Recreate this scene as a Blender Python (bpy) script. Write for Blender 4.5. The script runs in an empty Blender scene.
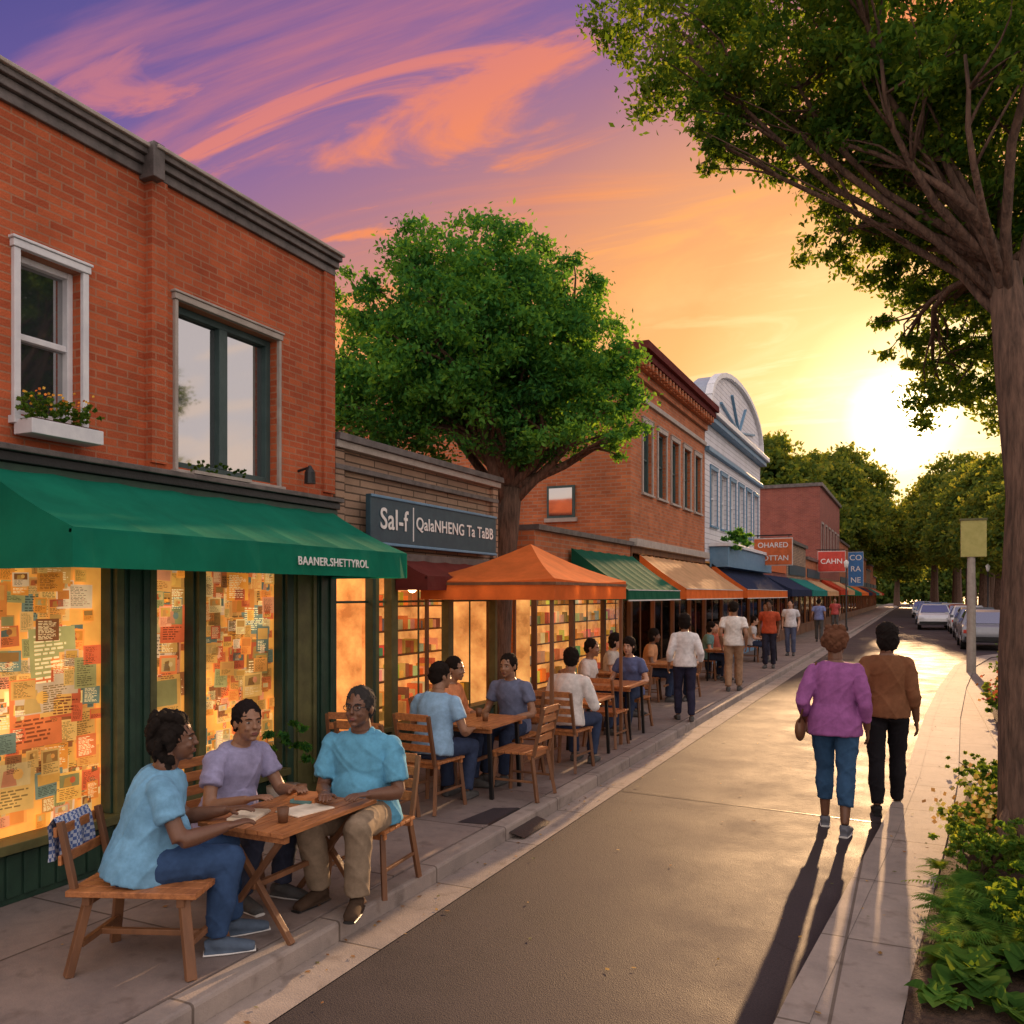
import bpy, math, random
import numpy as np
from mathutils import Vector, Matrix
random.seed(7); np.random.seed(7)
R=math.radians
scn=bpy.context.scene
COL=scn.collection
scn.view_settings.view_transform='Standard'
try: scn.view_settings.look='None'
except Exception: pass
scn.view_settings.exposure=0

# ------------------------------------------------------------ materials
def newmat(name):
    m=bpy.data.materials.new(name); m.use_nodes=True
    nt=m.node_tree; b=nt.nodes['Principled BSDF']
    return m,nt,b
def N(nt,t,**k):
    n=nt.nodes.new(t)
    for a,v in k.items(): setattr(n,a,v)
    return n
def ramp(nt,stops,interp='LINEAR'):
    n=nt.nodes.new('ShaderNodeValToRGB'); cr=n.color_ramp; cr.interpolation=interp
    while len(cr.elements)<len(stops): cr.elements.new(.5)
    for e,(p,c) in zip(cr.elements,stops):
        e.position=p; e.color=(c[0],c[1],c[2],1)
    return n
def nosample(m):
    try: m.cycles.emission_sampling='NONE'
    except Exception: pass
def pmat(name,c1,c2=None,scale=6,rough=.7,bump=.15,bscale=60,metal=0,spec=.4,emis=0,stretch=(1,1,1),trans=0):
    m,nt,b=newmat(name)
    if c2 is None: c2=tuple(x*.7 for x in c1)
    geo=N(nt,'ShaderNodeNewGeometry'); mp=N(nt,'ShaderNodeMapping'); mp.inputs['Scale'].default_value=stretch
    nt.links.new(geo.outputs['Position'],mp.inputs[0])
    n=N(nt,'ShaderNodeTexNoise'); n.inputs['Scale'].default_value=scale; n.inputs['Detail'].default_value=5; n.inputs['Roughness'].default_value=.65
    nt.links.new(mp.outputs[0],n.inputs['Vector'])
    r=ramp(nt,[(.35,c2),(.65,c1)]); nt.links.new(n.outputs['Fac'],r.inputs[0])
    nt.links.new(r.outputs[0],b.inputs['Base Color'])
    b.inputs['Roughness'].default_value=rough; b.inputs['Metallic'].default_value=metal
    b.inputs['Specular IOR Level'].default_value=spec
    if emis>0:
        nt.links.new(r.outputs[0],b.inputs['Emission Color']); b.inputs['Emission Strength'].default_value=emis; nosample(m)
    if bump>0:
        n2=N(nt,'ShaderNodeTexNoise'); n2.inputs['Scale'].default_value=bscale; n2.inputs['Detail'].default_value=3
        nt.links.new(mp.outputs[0],n2.inputs['Vector'])
        bp=N(nt,'ShaderNodeBump'); bp.inputs['Strength'].default_value=bump; bp.inputs['Distance'].default_value=.02
        nt.links.new(n2.outputs['Fac'],bp.inputs['Height']); nt.links.new(bp.outputs[0],b.inputs['Normal'])
    if trans>0:
        t=N(nt,'ShaderNodeBsdfTranslucent'); nt.links.new(r.outputs[0],t.inputs[0]); mx=N(nt,'ShaderNodeMixShader'); mx.inputs[0].default_value=trans
        o=nt.nodes['Material Output']; nt.links.new(b.outputs[0],mx.inputs[1]); nt.links.new(t.outputs[0],mx.inputs[2]); nt.links.new(mx.outputs[0],o.inputs[0])
    return m
def brickmat(name,c1,c2,mortar,bw=.21,bh=.07,ms=.007,rough=.85,bump=.5,dirt=.22):
    m,nt,b=newmat(name)
    geo=N(nt,'ShaderNodeNewGeometry'); sp=N(nt,'ShaderNodeSeparateXYZ'); nt.links.new(geo.outputs['Position'],sp.inputs[0])
    ad=N(nt,'ShaderNodeMath',operation='ADD'); nt.links.new(sp.outputs[0],ad.inputs[0]); nt.links.new(sp.outputs[1],ad.inputs[1])
    cb=N(nt,'ShaderNodeCombineXYZ'); nt.links.new(ad.outputs[0],cb.inputs[0]); nt.links.new(sp.outputs[2],cb.inputs[1])
    br=N(nt,'ShaderNodeTexBrick'); br.inputs['Scale'].default_value=1; br.inputs['Brick Width'].default_value=bw
    br.inputs['Row Height'].default_value=bh; br.inputs['Mortar Size'].default_value=ms; br.inputs['Mortar Smooth'].default_value=.1
    br.inputs['Color1'].default_value=(*c1,1); br.inputs['Color2'].default_value=(*c2,1); br.inputs['Mortar'].default_value=(*mortar,1)
    br.inputs['Bias'].default_value=-.1
    nt.links.new(cb.outputs[0],br.inputs['Vector'])
    n=N(nt,'ShaderNodeTexNoise'); n.inputs['Scale'].default_value=1.6; n.inputs['Detail'].default_value=8; n.inputs['Roughness'].default_value=.7
    nt.links.new(geo.outputs['Position'],n.inputs['Vector'])
    r=ramp(nt,[(.3,(1-dirt,)*3),(.7,(1.12,)*3)]); nt.links.new(n.outputs['Fac'],r.inputs[0])
    mx=N(nt,'ShaderNodeMix',data_type='RGBA',blend_type='MULTIPLY'); mx.inputs[0].default_value=1
    nt.links.new(br.outputs['Color'],mx.inputs[6]); nt.links.new(r.outputs[0],mx.inputs[7])
    nt.links.new(mx.outputs[2],b.inputs['Base Color'])
    b.inputs['Roughness'].default_value=rough; b.inputs['Specular IOR Level'].default_value=.25
    n2=N(nt,'ShaderNodeTexNoise'); n2.inputs['Scale'].default_value=70
    nt.links.new(geo.outputs['Position'],n2.inputs['Vector'])
    ma=N(nt,'ShaderNodeMath',operation='MULTIPLY_ADD'); nt.links.new(br.outputs['Fac'],ma.inputs[0]); ma.inputs[1].default_value=-1; nt.links.new(n2.outputs['Fac'],ma.inputs[2])
    bp=N(nt,'ShaderNodeBump'); bp.inputs['Strength'].default_value=bump; bp.inputs['Distance'].default_value=.012
    nt.links.new(ma.outputs[0],bp.inputs['Height']); nt.links.new(bp.outputs[0],b.inputs['Normal'])
    return m
M={}
M['brick']=brickmat('brick_red',(.54,.13,.05),(.38,.078,.032),(.42,.19,.11),bw=.17,bh=.055,ms=.006,dirt=.34)
M['brick3']=brickmat('brick_orange',(.54,.17,.065),(.38,.11,.045),(.40,.22,.14),ms=.009,dirt=.32)
M['brick5']=brickmat('brick_maroon',(.30,.09,.065),(.23,.065,.055),(.26,.15,.12))
M['siding']=brickmat('shingle_siding',(.42,.28,.19),(.29,.20,.145),(.10,.07,.05),bw=.5,bh=.075,ms=.008,dirt=.3)
M['siding_w']=brickmat('white_clapboard',(.66,.66,.70),(.60,.61,.66),(.38,.38,.42),bw=4,bh=.14,ms=.01,dirt=.12,rough=.6)
M['cornice']=pmat('cornice_dark',(.15,.13,.125),(.07,.062,.06),rough=.5)
M['stone']=pmat('stone_trim',(.42,.38,.34),(.32,.28,.25),rough=.8)
M['black']=pmat('black_paint',(.02,.022,.024),rough=.4)
M['dkgreen']=pmat('dark_green_paint',(.025,.065,.042),(.015,.042,.03),rough=.45,bump=.05)
M['olive']=pmat('olive_green_paint',(.13,.13,.05),(.08,.08,.032),rough=.5,bump=.05)
M['white']=pmat('white_paint',(.74,.76,.78),(.6,.62,.66),rough=.5,bump=.05)
M['blueframe']=pmat('blue_paint',(.14,.28,.42),(.1,.22,.35),rough=.5)
M['teal']=pmat('teal_window_frame',(.05,.09,.09),(.035,.07,.07),rough=.5)
M['wood']=pmat('warm_wood',(.50,.20,.07),(.27,.10,.035),scale=5,rough=.45,bump=.2,bscale=30,stretch=(7,1,7))
M['wood2']=pmat('dark_wood',(.24,.11,.05),(.12,.055,.028),scale=5,rough=.5,bump=.2,bscale=30,stretch=(1,1,.2))
M['metal']=pmat('dark_metal',(.03,.03,.032),rough=.4,metal=.6)
M['roof']=pmat('roof_tar',(.09,.085,.09),rough=.9)
M['roofmetal']=pmat('grey_roof',(.35,.4,.48),(.28,.33,.4),rough=.5)
M['panel']=pmat('yellow_green_panel',(.45,.42,.14),(.36,.34,.10),rough=.5)
def cloth(name,c,k=.78,scale=3,trans=0,bump=.12,bs=220): return pmat(name,c,tuple(x*k for x in c),scale=scale,rough=.9,bump=bump,bscale=bs,spec=.15,trans=trans)
for k_,n_,c_ in (('aw_green','awning_green',(.012,.27,.175)),('aw_dgreen','awning_dark_green',(.02,.16,.10)),('aw_orange','canopy_orange',(.84,.22,.055)),('aw_cream','awning_cream',(.70,.48,.28)),('aw_navy','awning_navy',(.03,.05,.12)),('aw_teal','awning_teal',(.03,.28,.27)),('aw_maroon','awning_maroon',(.2,.05,.045)),('aw_red','awning_red',(.55,.08,.04))):
    M[k_]=cloth(n_,c_,trans=.4)
M['trimwhite']=cloth('white_edging',(.7,.7,.68))
M['navy_sign']=pmat('navy_sign_board',(.03,.07,.095),(.02,.05,.075),rough=.5,bump=.03)
M['orange_sign']=pmat('orange_sign_board',(.68,.15,.04),rough=.5); M['red_sign']=pmat('red_sign_board',(.6,.06,.04),rough=.5); M['blue_sign']=pmat('blue_sign_board',(.05,.2,.5),rough=.5)
M['letter']=pmat('white_lettering',(.8,.8,.78),(.75,.75,.74),rough=.5,bump=0)
M['soil']=pmat('mulch_soil',(.09,.052,.034),(.035,.02,.015),scale=25,rough=.95,bump=1,bscale=90)
M['bark']=pmat('tree_bark',(.17,.10,.07),(.06,.036,.026),scale=9,rough=.9,bump=1,bscale=18,stretch=(3,3,.45))
M['plaster_glow']=pmat('glowing_interior_wall',(.85,.40,.11),(.38,.14,.035),scale=2.5,rough=.9,emis=1.0)  # wall emits its own colour, imitating lamplight inside the shops
M['tyre']=pmat('tyre_rubber',(.02,.02,.02),rough=.8); M['chrome']=pmat('wheel_alloy',(.5,.5,.52),rough=.3,metal=.8)

def concrete(name,c1,c2,slab=(1.3,1.3),off=0,rough=.82):
    m,nt,b=newmat(name)
    geo=N(nt,'ShaderNodeNewGeometry')
    br=N(nt,'ShaderNodeTexBrick'); br.offset=off; br.inputs['Scale'].default_value=1
    br.inputs['Brick Width'].default_value=slab[0]; br.inputs['Row Height'].default_value=slab[1]; br.inputs['Mortar Size'].default_value=.010; br.inputs['Mortar Smooth'].default_value=.4
    br.inputs['Color1'].default_value=(1,1,1,1); br.inputs['Color2'].default_value=(.82,.82,.84,1); br.inputs['Mortar'].default_value=(.4,.38,.36,1)
    mp=N(nt,'ShaderNodeMapping'); mp.inputs['Location'].default_value=(.35,.4,0); nt.links.new(geo.outputs['Position'],mp.inputs[0]); nt.links.new(mp.outputs[0],br.inputs['Vector'])
    n=N(nt,'ShaderNodeTexNoise'); n.inputs['Scale'].default_value=2.2; n.inputs['Detail'].default_value=9; n.inputs['Roughness'].default_value=.75
    nt.links.new(geo.outputs['Position'],n.inputs['Vector'])
    r=ramp(nt,[(.3,c2),(.68,c1)]); nt.links.new(n.outputs['Fac'],r.inputs[0])
    n5=N(nt,'ShaderNodeTexNoise'); n5.inputs['Scale'].default_value=7; n5.inputs['Detail'].default_value=3; nt.links.new(geo.outputs['Position'],n5.inputs['Vector'])
    r5=ramp(nt,[(.28,(.6,.57,.55)),(.42,(1,1,1))]); nt.links.new(n5.outputs['Fac'],r5.inputs[0])
    mx=N(nt,'ShaderNodeMix',data_type='RGBA',blend_type='MULTIPLY'); mx.inputs[0].default_value=1
    nt.links.new(r.outputs[0],mx.inputs[6]); nt.links.new(br.outputs['Color'],mx.inputs[7])
    mx5=N(nt,'ShaderNodeMix',data_type='RGBA',blend_type='MULTIPLY'); mx5.inputs[0].default_value=.7
    nt.links.new(mx.outputs[2],mx5.inputs[6]); nt.links.new(r5.outputs[0],mx5.inputs[7]); nt.links.new(mx5.outputs[2],b.inputs['Base Color'])
    b.inputs['Roughness'].default_value=rough; b.inputs['Specular IOR Level'].default_value=.3
    n2=N(nt,'ShaderNodeTexNoise'); n2.inputs['Scale'].default_value=110; n2.inputs['Detail'].default_value=5; nt.links.new(geo.outputs['Position'],n2.inputs['Vector'])
    ma=N(nt,'ShaderNodeMath',operation='MULTIPLY_ADD'); nt.links.new(br.outputs['Fac'],ma.inputs[0]); ma.inputs[1].default_value=-1.5; nt.links.new(n2.outputs['Fac'],ma.inputs[2])
    bp=N(nt,'ShaderNodeBump'); bp.inputs['Strength'].default_value=.3; bp.inputs['Distance'].default_value=.01
    nt.links.new(ma.outputs[0],bp.inputs['Height']); nt.links.new(bp.outputs[0],b.inputs['Normal'])
    return m
M['walk']=concrete('sidewalk_concrete',(.29,.235,.21),(.17,.14,.135))
M['kerb']=concrete('kerb_concrete',(.38,.32,.28),(.23,.20,.185),slab=(3,1.1))
def asphalt():
    m,nt,b=newmat('asphalt')
    geo=N(nt,'ShaderNodeNewGeometry')
    n=N(nt,'ShaderNodeTexNoise'); n.inputs['Scale'].default_value=1.1; n.inputs['Detail'].default_value=10; n.inputs['Roughness'].default_value=.7
    nt.links.new(geo.outputs['Position'],n.inputs['Vector'])
    r=ramp(nt,[(.3,(.026,.023,.029)),(.7,(.054,.043,.048))]); nt.links.new(n.outputs['Fac'],r.inputs[0])
    v=N(nt,'ShaderNodeTexVoronoi'); v.feature='F1'; v.inputs['Scale'].default_value=150; nt.links.new(geo.outputs['Position'],v.inputs['Vector'])
    r2=ramp(nt,[(.2,(1.3,1.25,1.2)),(.6,(.82,.82,.84))]); nt.links.new(v.outputs['Distance'],r2.inputs[0])
    v2=N(nt,'ShaderNodeTexVoronoi'); v2.feature='DISTANCE_TO_EDGE'; v2.inputs['Scale'].default_value=.28
    n3=N(nt,'ShaderNodeTexNoise'); n3.inputs['Scale'].default_value=3; n3.inputs['Detail'].default_value=6; nt.links.new(geo.outputs['Position'],n3.inputs['Vector'])
    mxv=N(nt,'ShaderNodeMix',data_type='VECTOR'); mxv.inputs[0].default_value=.3; nt.links.new(geo.outputs['Position'],mxv.inputs[4]); nt.links.new(n3.outputs['Color'],mxv.inputs[5]); nt.links.new(mxv.outputs[1],v2.inputs['Vector'])
    r3=ramp(nt,[(0,(.72,.72,.72)),(.004,(1,1,1))]); nt.links.new(v2.outputs['Distance'],r3.inputs[0])
    a=N(nt,'ShaderNodeMix',data_type='RGBA',blend_type='MULTIPLY'); a.inputs[0].default_value=1; nt.links.new(r.outputs[0],a.inputs[6]); nt.links.new(r2.outputs[0],a.inputs[7])
    c=N(nt,'ShaderNodeMix',data_type='RGBA',blend_type='MULTIPLY'); c.inputs[0].default_value=1; nt.links.new(a.outputs[2],c.inputs[6]); nt.links.new(r3.outputs[0],c.inputs[7])
    nt.links.new(c.outputs[2],b.inputs['Base Color'])
    rr=ramp(nt,[(.35,(.62,)*3),(.65,(.8,)*3)]); nt.links.new(n.outputs['Fac'],rr.inputs[0]); nt.links.new(rr.outputs[0],b.inputs['Roughness']); b.inputs['Specular IOR Level'].default_value=.28
    bp=N(nt,'ShaderNodeBump'); bp.inputs['Strength'].default_value=.25; bp.inputs['Distance'].default_value=.006
    nt.links.new(v.outputs['Distance'],bp.inputs['Height']); nt.links.new(bp.outputs[0],b.inputs['Normal'])
    return m
M['asphalt']=asphalt()
def glassmat(name,refl=.25,tint=(1,1,1)):
    m=bpy.data.materials.new(name); m.use_nodes=True; nt=m.node_tree; nt.nodes.clear()
    o=N(nt,'ShaderNodeOutputMaterial'); t=N(nt,'ShaderNodeBsdfTransparent'); t.inputs[0].default_value=(*tint,1)
    g=N(nt,'ShaderNodeBsdfGlossy'); g.inputs['Roughness'].default_value=.03
    lw=N(nt,'ShaderNodeLayerWeight'); lw.inputs[0].default_value=refl
    mx=N(nt,'ShaderNodeMixShader'); nt.links.new(lw.outputs['Fresnel'],mx.inputs[0]); nt.links.new(t.outputs[0],mx.inputs[1]); nt.links.new(g.outputs[0],mx.inputs[2]); nt.links.new(mx.outputs[0],o.inputs[0])
    return m
M['glass']=glassmat('shop_glass',.05)
def windowglass():
    m,nt,b=newmat('window_glass'); b.inputs['Base Color'].default_value=(.03,.04,.045,1); b.inputs['Roughness'].default_value=.04
    b.inputs['Specular IOR Level'].default_value=1.0; b.inputs['IOR'].default_value=2.6
    n=N(nt,'ShaderNodeTexNoise'); n.inputs['Scale'].default_value=.9; bp=N(nt,'ShaderNodeBump'); bp.inputs['Strength'].default_value=.06; bp.inputs['Distance'].default_value=.05
    geo=N(nt,'ShaderNodeNewGeometry'); nt.links.new(geo.outputs['Position'],n.inputs['Vector'])
    nt.links.new(n.outputs['Fac'],bp.inputs['Height']); nt.links.new(bp.outputs[0],b.inputs['Normal'])
    return m
M['wglass']=windowglass()
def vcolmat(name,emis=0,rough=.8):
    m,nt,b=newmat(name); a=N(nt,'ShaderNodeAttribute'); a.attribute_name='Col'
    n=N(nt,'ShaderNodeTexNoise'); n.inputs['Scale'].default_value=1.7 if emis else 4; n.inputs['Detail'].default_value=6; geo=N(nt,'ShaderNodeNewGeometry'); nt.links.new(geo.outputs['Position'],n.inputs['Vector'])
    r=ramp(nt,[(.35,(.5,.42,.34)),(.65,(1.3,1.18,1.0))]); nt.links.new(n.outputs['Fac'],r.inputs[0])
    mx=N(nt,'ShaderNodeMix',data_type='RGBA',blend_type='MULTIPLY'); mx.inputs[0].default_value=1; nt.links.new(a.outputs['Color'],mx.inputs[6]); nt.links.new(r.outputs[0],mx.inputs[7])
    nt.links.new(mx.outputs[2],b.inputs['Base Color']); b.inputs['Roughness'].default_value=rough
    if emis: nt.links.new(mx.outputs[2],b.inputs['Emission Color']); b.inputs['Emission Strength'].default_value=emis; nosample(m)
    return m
M['papers_glow']=vcolmat('glowing_window_papers',emis=.7); M['vcol']=vcolmat('painted_items')  # window papers emit their own colour, standing in for lamps behind them
def emit(name,c,s):
    m,nt,b=newmat(name); b.inputs['Base Color'].default_value=(*c,1); b.inputs['Emission Color'].default_value=(*c,1); b.inputs['Emission Strength'].default_value=s; return m
M['lamp']=emit('lamp_bulb',(1,.62,.28),14)
def leafmat(name,c1,c2,c3,trans=.45):
    m=bpy.data.materials.new(name); m.use_nodes=True; nt=m.node_tree; nt.nodes.clear()
    o=N(nt,'ShaderNodeOutputMaterial'); a=N(nt,'ShaderNodeAttribute'); a.attribute_name='rnd'
    geo=N(nt,'ShaderNodeNewGeometry'); n=N(nt,'ShaderNodeTexNoise'); n.inputs['Scale'].default_value=1.6; n.inputs['Detail'].default_value=2; nt.links.new(geo.outputs['Position'],n.inputs['Vector'])
    ad=N(nt,'ShaderNodeMath',operation='MULTIPLY_ADD'); nt.links.new(a.outputs['Fac'],ad.inputs[0]); ad.inputs[1].default_value=.45; nt.links.new(n.outputs['Fac'],ad.inputs[2])
    r=ramp(nt,[(.4,c1),(.7,c2),(.95,c3)]); nt.links.new(ad.outputs[0],r.inputs[0])
    d=N(nt,'ShaderNodeBsdfDiffuse'); nt.links.new(r.outputs[0],d.inputs[0])
    t=N(nt,'ShaderNodeBsdfTranslucent'); hs=N(nt,'ShaderNodeMix',data_type='RGBA',blend_type='MULTIPLY'); hs.inputs[0].default_value=1
    nt.links.new(r.outputs[0],hs.inputs[6]); hs.inputs[7].default_value=(3.0,1.9,.6,1); nt.links.new(hs.outputs[2],t.inputs[0])
    mx=N(nt,'ShaderNodeMixShader'); mx.inputs[0].default_value=trans; nt.links.new(d.outputs[0],mx.inputs[1]); nt.links.new(t.outputs[0],mx.inputs[2]); nt.links.new(mx.outputs[0],o.inputs[0])
    return m
M['leaf']=leafmat('foliage_green',(.022,.085,.03),(.05,.19,.05),(.11,.29,.06))
M['leaf2']=leafmat('foliage_deep',(.024,.07,.016),(.055,.14,.028),(.12,.21,.04),.52)
M['leaf3']=leafmat('foliage_distant',(.045,.095,.03),(.085,.16,.045),(.15,.21,.055),.6)
M['shrub']=leafmat('shrub_leaf',(.035,.10,.022),(.08,.19,.035),(.17,.27,.055))
M['flower']=vcolmat('flower_petals')

# ------------------------------------------------------------ builders
def empty(name,loc=(0,0,0),rz=0):
    e=bpy.data.objects.new(name,None); COL.objects.link(e); e.location=loc; e.rotation_euler=(0,0,rz); e.empty_display_size=.2; return e
def link(name,me,parent=None):
    o=bpy.data.objects.new(name,me); COL.objects.link(o)
    if parent is not None: o.parent=parent
    return o
class MB:
    def __init__(s): s.v=[]; s.f=[]; s.m=[]; s.c=[]; s.mats=[]
    def mi(s,mat):
        if mat not in s.mats: s.mats.append(mat)
        return s.mats.index(mat)
    def face(s,pts,mat,col=(1,1,1)):
        b=len(s.v); s.v+= [tuple(p) for p in pts]; s.f.append(tuple(range(b,b+len(pts)))); s.m.append(s.mi(mat)); s.c.append(col)
    def mesh(s,vs,fs,mat,col=(1,1,1)):
        b=len(s.v); s.v+=[tuple(p) for p in vs]; k=s.mi(mat)
        for f in fs: s.f.append(tuple(b+i for i in f)); s.m.append(k); s.c.append(col)
    def box(s,x0,x1,y0,y1,z0,z1,mat,col=(1,1,1),mtx=None):
        vs=[(x,y,z) for z in (z0,z1) for y in (y0,y1) for x in (x0,x1)]
        if mtx is not None: vs=[mtx@Vector(p) for p in vs]
        s.mesh(vs,[(0,2,3,1),(4,5,7,6),(0,1,5,4),(2,6,7,3),(0,4,6,2),(1,3,7,5)],mat,col)
    def beam(s,a,b,w,h,mat,up=(0,0,1),col=(1,1,1)):
        a=Vector(a); b=Vector(b); d=(b-a); L=d.length; d.normalize(); up=Vector(up)
        sd=d.cross(up)
        if sd.length<1e-3: sd=d.cross(Vector((1,0,0)))
        sd.normalize(); u=sd.cross(d).normalized()
        m=Matrix((( sd.x,d.x,u.x,a.x),(sd.y,d.y,u.y,a.y),(sd.z,d.z,u.z,a.z),(0,0,0,1)))
        s.box(-w/2,w/2,0,L,-h/2,h/2,mat,col,m)
    def tube(s,pts,rs,mat,seg=10,col=(1,1,1)):
        vs,fs=tube(pts,rs,seg); s.mesh(vs,fs,mat,col)
    def finish(s,name,parent=None,smooth=False,bevel=0):
        me=bpy.data.meshes.new(name); me.from_pydata(s.v,[],s.f)
        for m in s.mats: me.materials.append(m)
        me.polygons.foreach_set('material_index',s.m)
        if any(c!=(1,1,1) for c in s.c):
            at=me.attributes.new('Col','FLOAT_COLOR','CORNER'); arr=[]
            for f,c in zip(s.f,s.c): arr+=[c[0],c[1],c[2],1]*len(f)
            at.data.foreach_set('color',arr)
        if smooth: me.polygons.foreach_set('use_smooth',[True]*len(s.f))
        me.update(); o=link(name,me,parent)
        if bevel:
            b=o.modifiers.new('bev','BEVEL'); b.width=bevel; b.segments=2; b.limit_method='ANGLE'
        return o
def tube(pts,rs,seg=10,side=None):
    pts=[Vector(p) for p in pts]; vs=[]; fs=[]; prev=None
    for i,p in enumerate(pts):
        d=(pts[min(i+1,len(pts)-1)]-pts[max(i-1,0)])
        if d.length<1e-6: d=Vector((0,0,1))
        d.normalize()
        ref=Vector(side) if side is not None else (prev if prev else (Vector((1,0,0)) if abs(d.x)<.9 else Vector((0,1,0))))
        a=(ref-d*ref.dot(d)).normalized(); prev=a; b=d.cross(a)
        r=rs[i]; ra,rb=(r if isinstance(r,(tuple,list)) else (r,r))
        for k in range(seg):
            t=2*math.pi*k/seg; vs.append(p+a*math.cos(t)*ra+b*math.sin(t)*rb)
    n=len(pts)
    for i in range(n-1):
        for k in range(seg):
            k2=(k+1)%seg; fs.append((i*seg+k,i*seg+k2,(i+1)*seg+k2,(i+1)*seg+k))
    fs.append(tuple(range(seg-1,-1,-1))); fs.append(tuple((n-1)*seg+k for k in range(seg)))
    return vs,fs
def ellipsoid(c,r,mt=None,u=14,v=9):
    vs=[];fs=[]; c=Vector(c)
    for i in range(1,v):
        ph=math.pi*i/v
        for k in range(u):
            t=2*math.pi*k/u; vs.append(c+Vector((r[0]*math.sin(ph)*math.cos(t),r[1]*math.sin(ph)*math.sin(t),r[2]*math.cos(ph))))
    vs.append(c+Vector((0,0,r[2]))); vs.append(c-Vector((0,0,r[2]))); T=len(vs)-2; B=T+1
    for i in range(v-2):
        for k in range(u):
            k2=(k+1)%u; fs.append((i*u+k,(i+1)*u+k,(i+1)*u+k2,i*u+k2))
    for k in range(u):
        fs.append((T,k,(k+1)%u)); fs.append((B,(v-2)*u+(k+1)%u,(v-2)*u+k))
    if mt is not None: vs=[mt@p for p in vs]
    return vs,fs

# ------------------------------------------------------------ foliage
def leaves_mesh(name,cent,size,mat,aspect=.5,droop=.3):
    n=len(cent); d=np.random.normal(size=(n,3)); d[:,2]-=droop; d/=np.linalg.norm(d,axis=1)[:,None]
    q=np.random.normal(size=(n,3)); s=np.cross(d,q); s/=np.linalg.norm(s,axis=1)[:,None]
    sz=size*np.random.uniform(.6,1.35,(n,1)); w=sz*aspect
    nn=np.cross(d,s)
    V=np.empty((n,4,3)); V[:,0]=cent-d*sz*.5; V[:,1]=cent+s*w*.5+nn*w*.12; V[:,2]=cent+d*sz*.5; V[:,3]=cent-s*w*.5+nn*w*.12
    me=bpy.data.meshes.new(name); me.vertices.add(n*4); me.vertices.foreach_set('co',V.reshape(-1))
    me.loops.add(n*4); me.loops.foreach_set('vertex_index',np.arange(n*4,dtype=np.int32))
    me.polygons.add(n); me.polygons.foreach_set('loop_start',np.arange(0,n*4,4,dtype=np.int32)); me.polygons.foreach_set('loop_total',np.full(n,4,dtype=np.int32))
    at=me.attributes.new('rnd','FLOAT','POINT'); at.data.foreach_set('value',np.repeat(np.random.rand(n),4).astype(np.float32))
    me.materials.append(mat); me.update(calc_edges=True); return me
def clump_points(clumps,per_m3,sub=.28,twig=60,surf=.55):
    out=[];subs=[]
    for (c,r) in clumps:
        c=np.array(c,float); r=np.array(r,float); vol=4.19*r[0]*r[1]*r[2]
        n=max(40,int(vol*per_m3)); k=max(5,int(n/twig))
        d=np.random.normal(size=(k,3)); d/=np.linalg.norm(d,axis=1)[:,None]
        rad=np.random.rand(k,1)**(surf*.5)
        sc=c+d*r*rad; subs.append(sc)
        idx=np.random.randint(0,k,n); g=np.random.normal(size=(n,3))*sub*np.array([1,1,.6])*np.random.uniform(.5,1.1,(n,1))
        out.append(sc[idx]+g*np.minimum(1,r.mean()/.8))
    return np.concatenate(out),subs
def branch(mb,a,b,r0,r1,mat,bend=.12,n=6,seg=8):
    a=Vector(a);b=Vector(b);L=(b-a).length; off=Vector((random.uniform(-1,1),random.uniform(-1,1),random.uniform(-.2,.9)))*L*bend
    pts=[];rs=[]
    for i in range(n+1):
        t=i/n; p=a.lerp(b,t)+off*math.sin(math.pi*t)+Vector((random.uniform(-1,1),random.uniform(-1,1),0))*L*.012
        if i==0:p=a
        pts.append(p); rs.append(r0*(1-t)+r1*t)
    mb.tube(pts,rs,mat,seg); return pts
def tree(name,trunk,trs,clumps,leaf,per_m3,mat,twigs=5,sub=.28,tw=60,lr=.09):
    e=empty(name,(0,0,0)); mb=MB(); mb.tube(trunk,trs,M['bark'],14)
    for i in range(5):
        a=i*1.26; b0=Vector(trunk[0]); mb.tube([Vector(trunk[1])+Vector((math.cos(a),math.sin(a),0))*trs[1]*.5,b0+Vector((math.cos(a),math.sin(a),0))*trs[0]*1.1],[trs[1]*.5,trs[1]*.25],M['bark'],8)
    pts,subs=clump_points(clumps,per_m3,sub,tw)
    top=Vector(trunk[-1]); mid=Vector(trunk[-2])
    for (c,r),sc in zip(clumps,subs):
        st=top if random.random()<.6 else mid.lerp(top,random.uniform(.3,.9))
        bp=branch(mb,st,c,lr*random.uniform(.7,1),lr*.25,M['bark'],bend=.16)
        for p in sc[:twigs]:
            branch(mb,bp[random.choice([3,4,5])],p,lr*.28,lr*.07,M['bark'],n=4,seg=5)
    mb.finish('trunk_and_branches',e,smooth=True)
    link('crown_leaves',leaves_mesh('crown_leaves',pts,leaf,mat),e)
    return e

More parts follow.
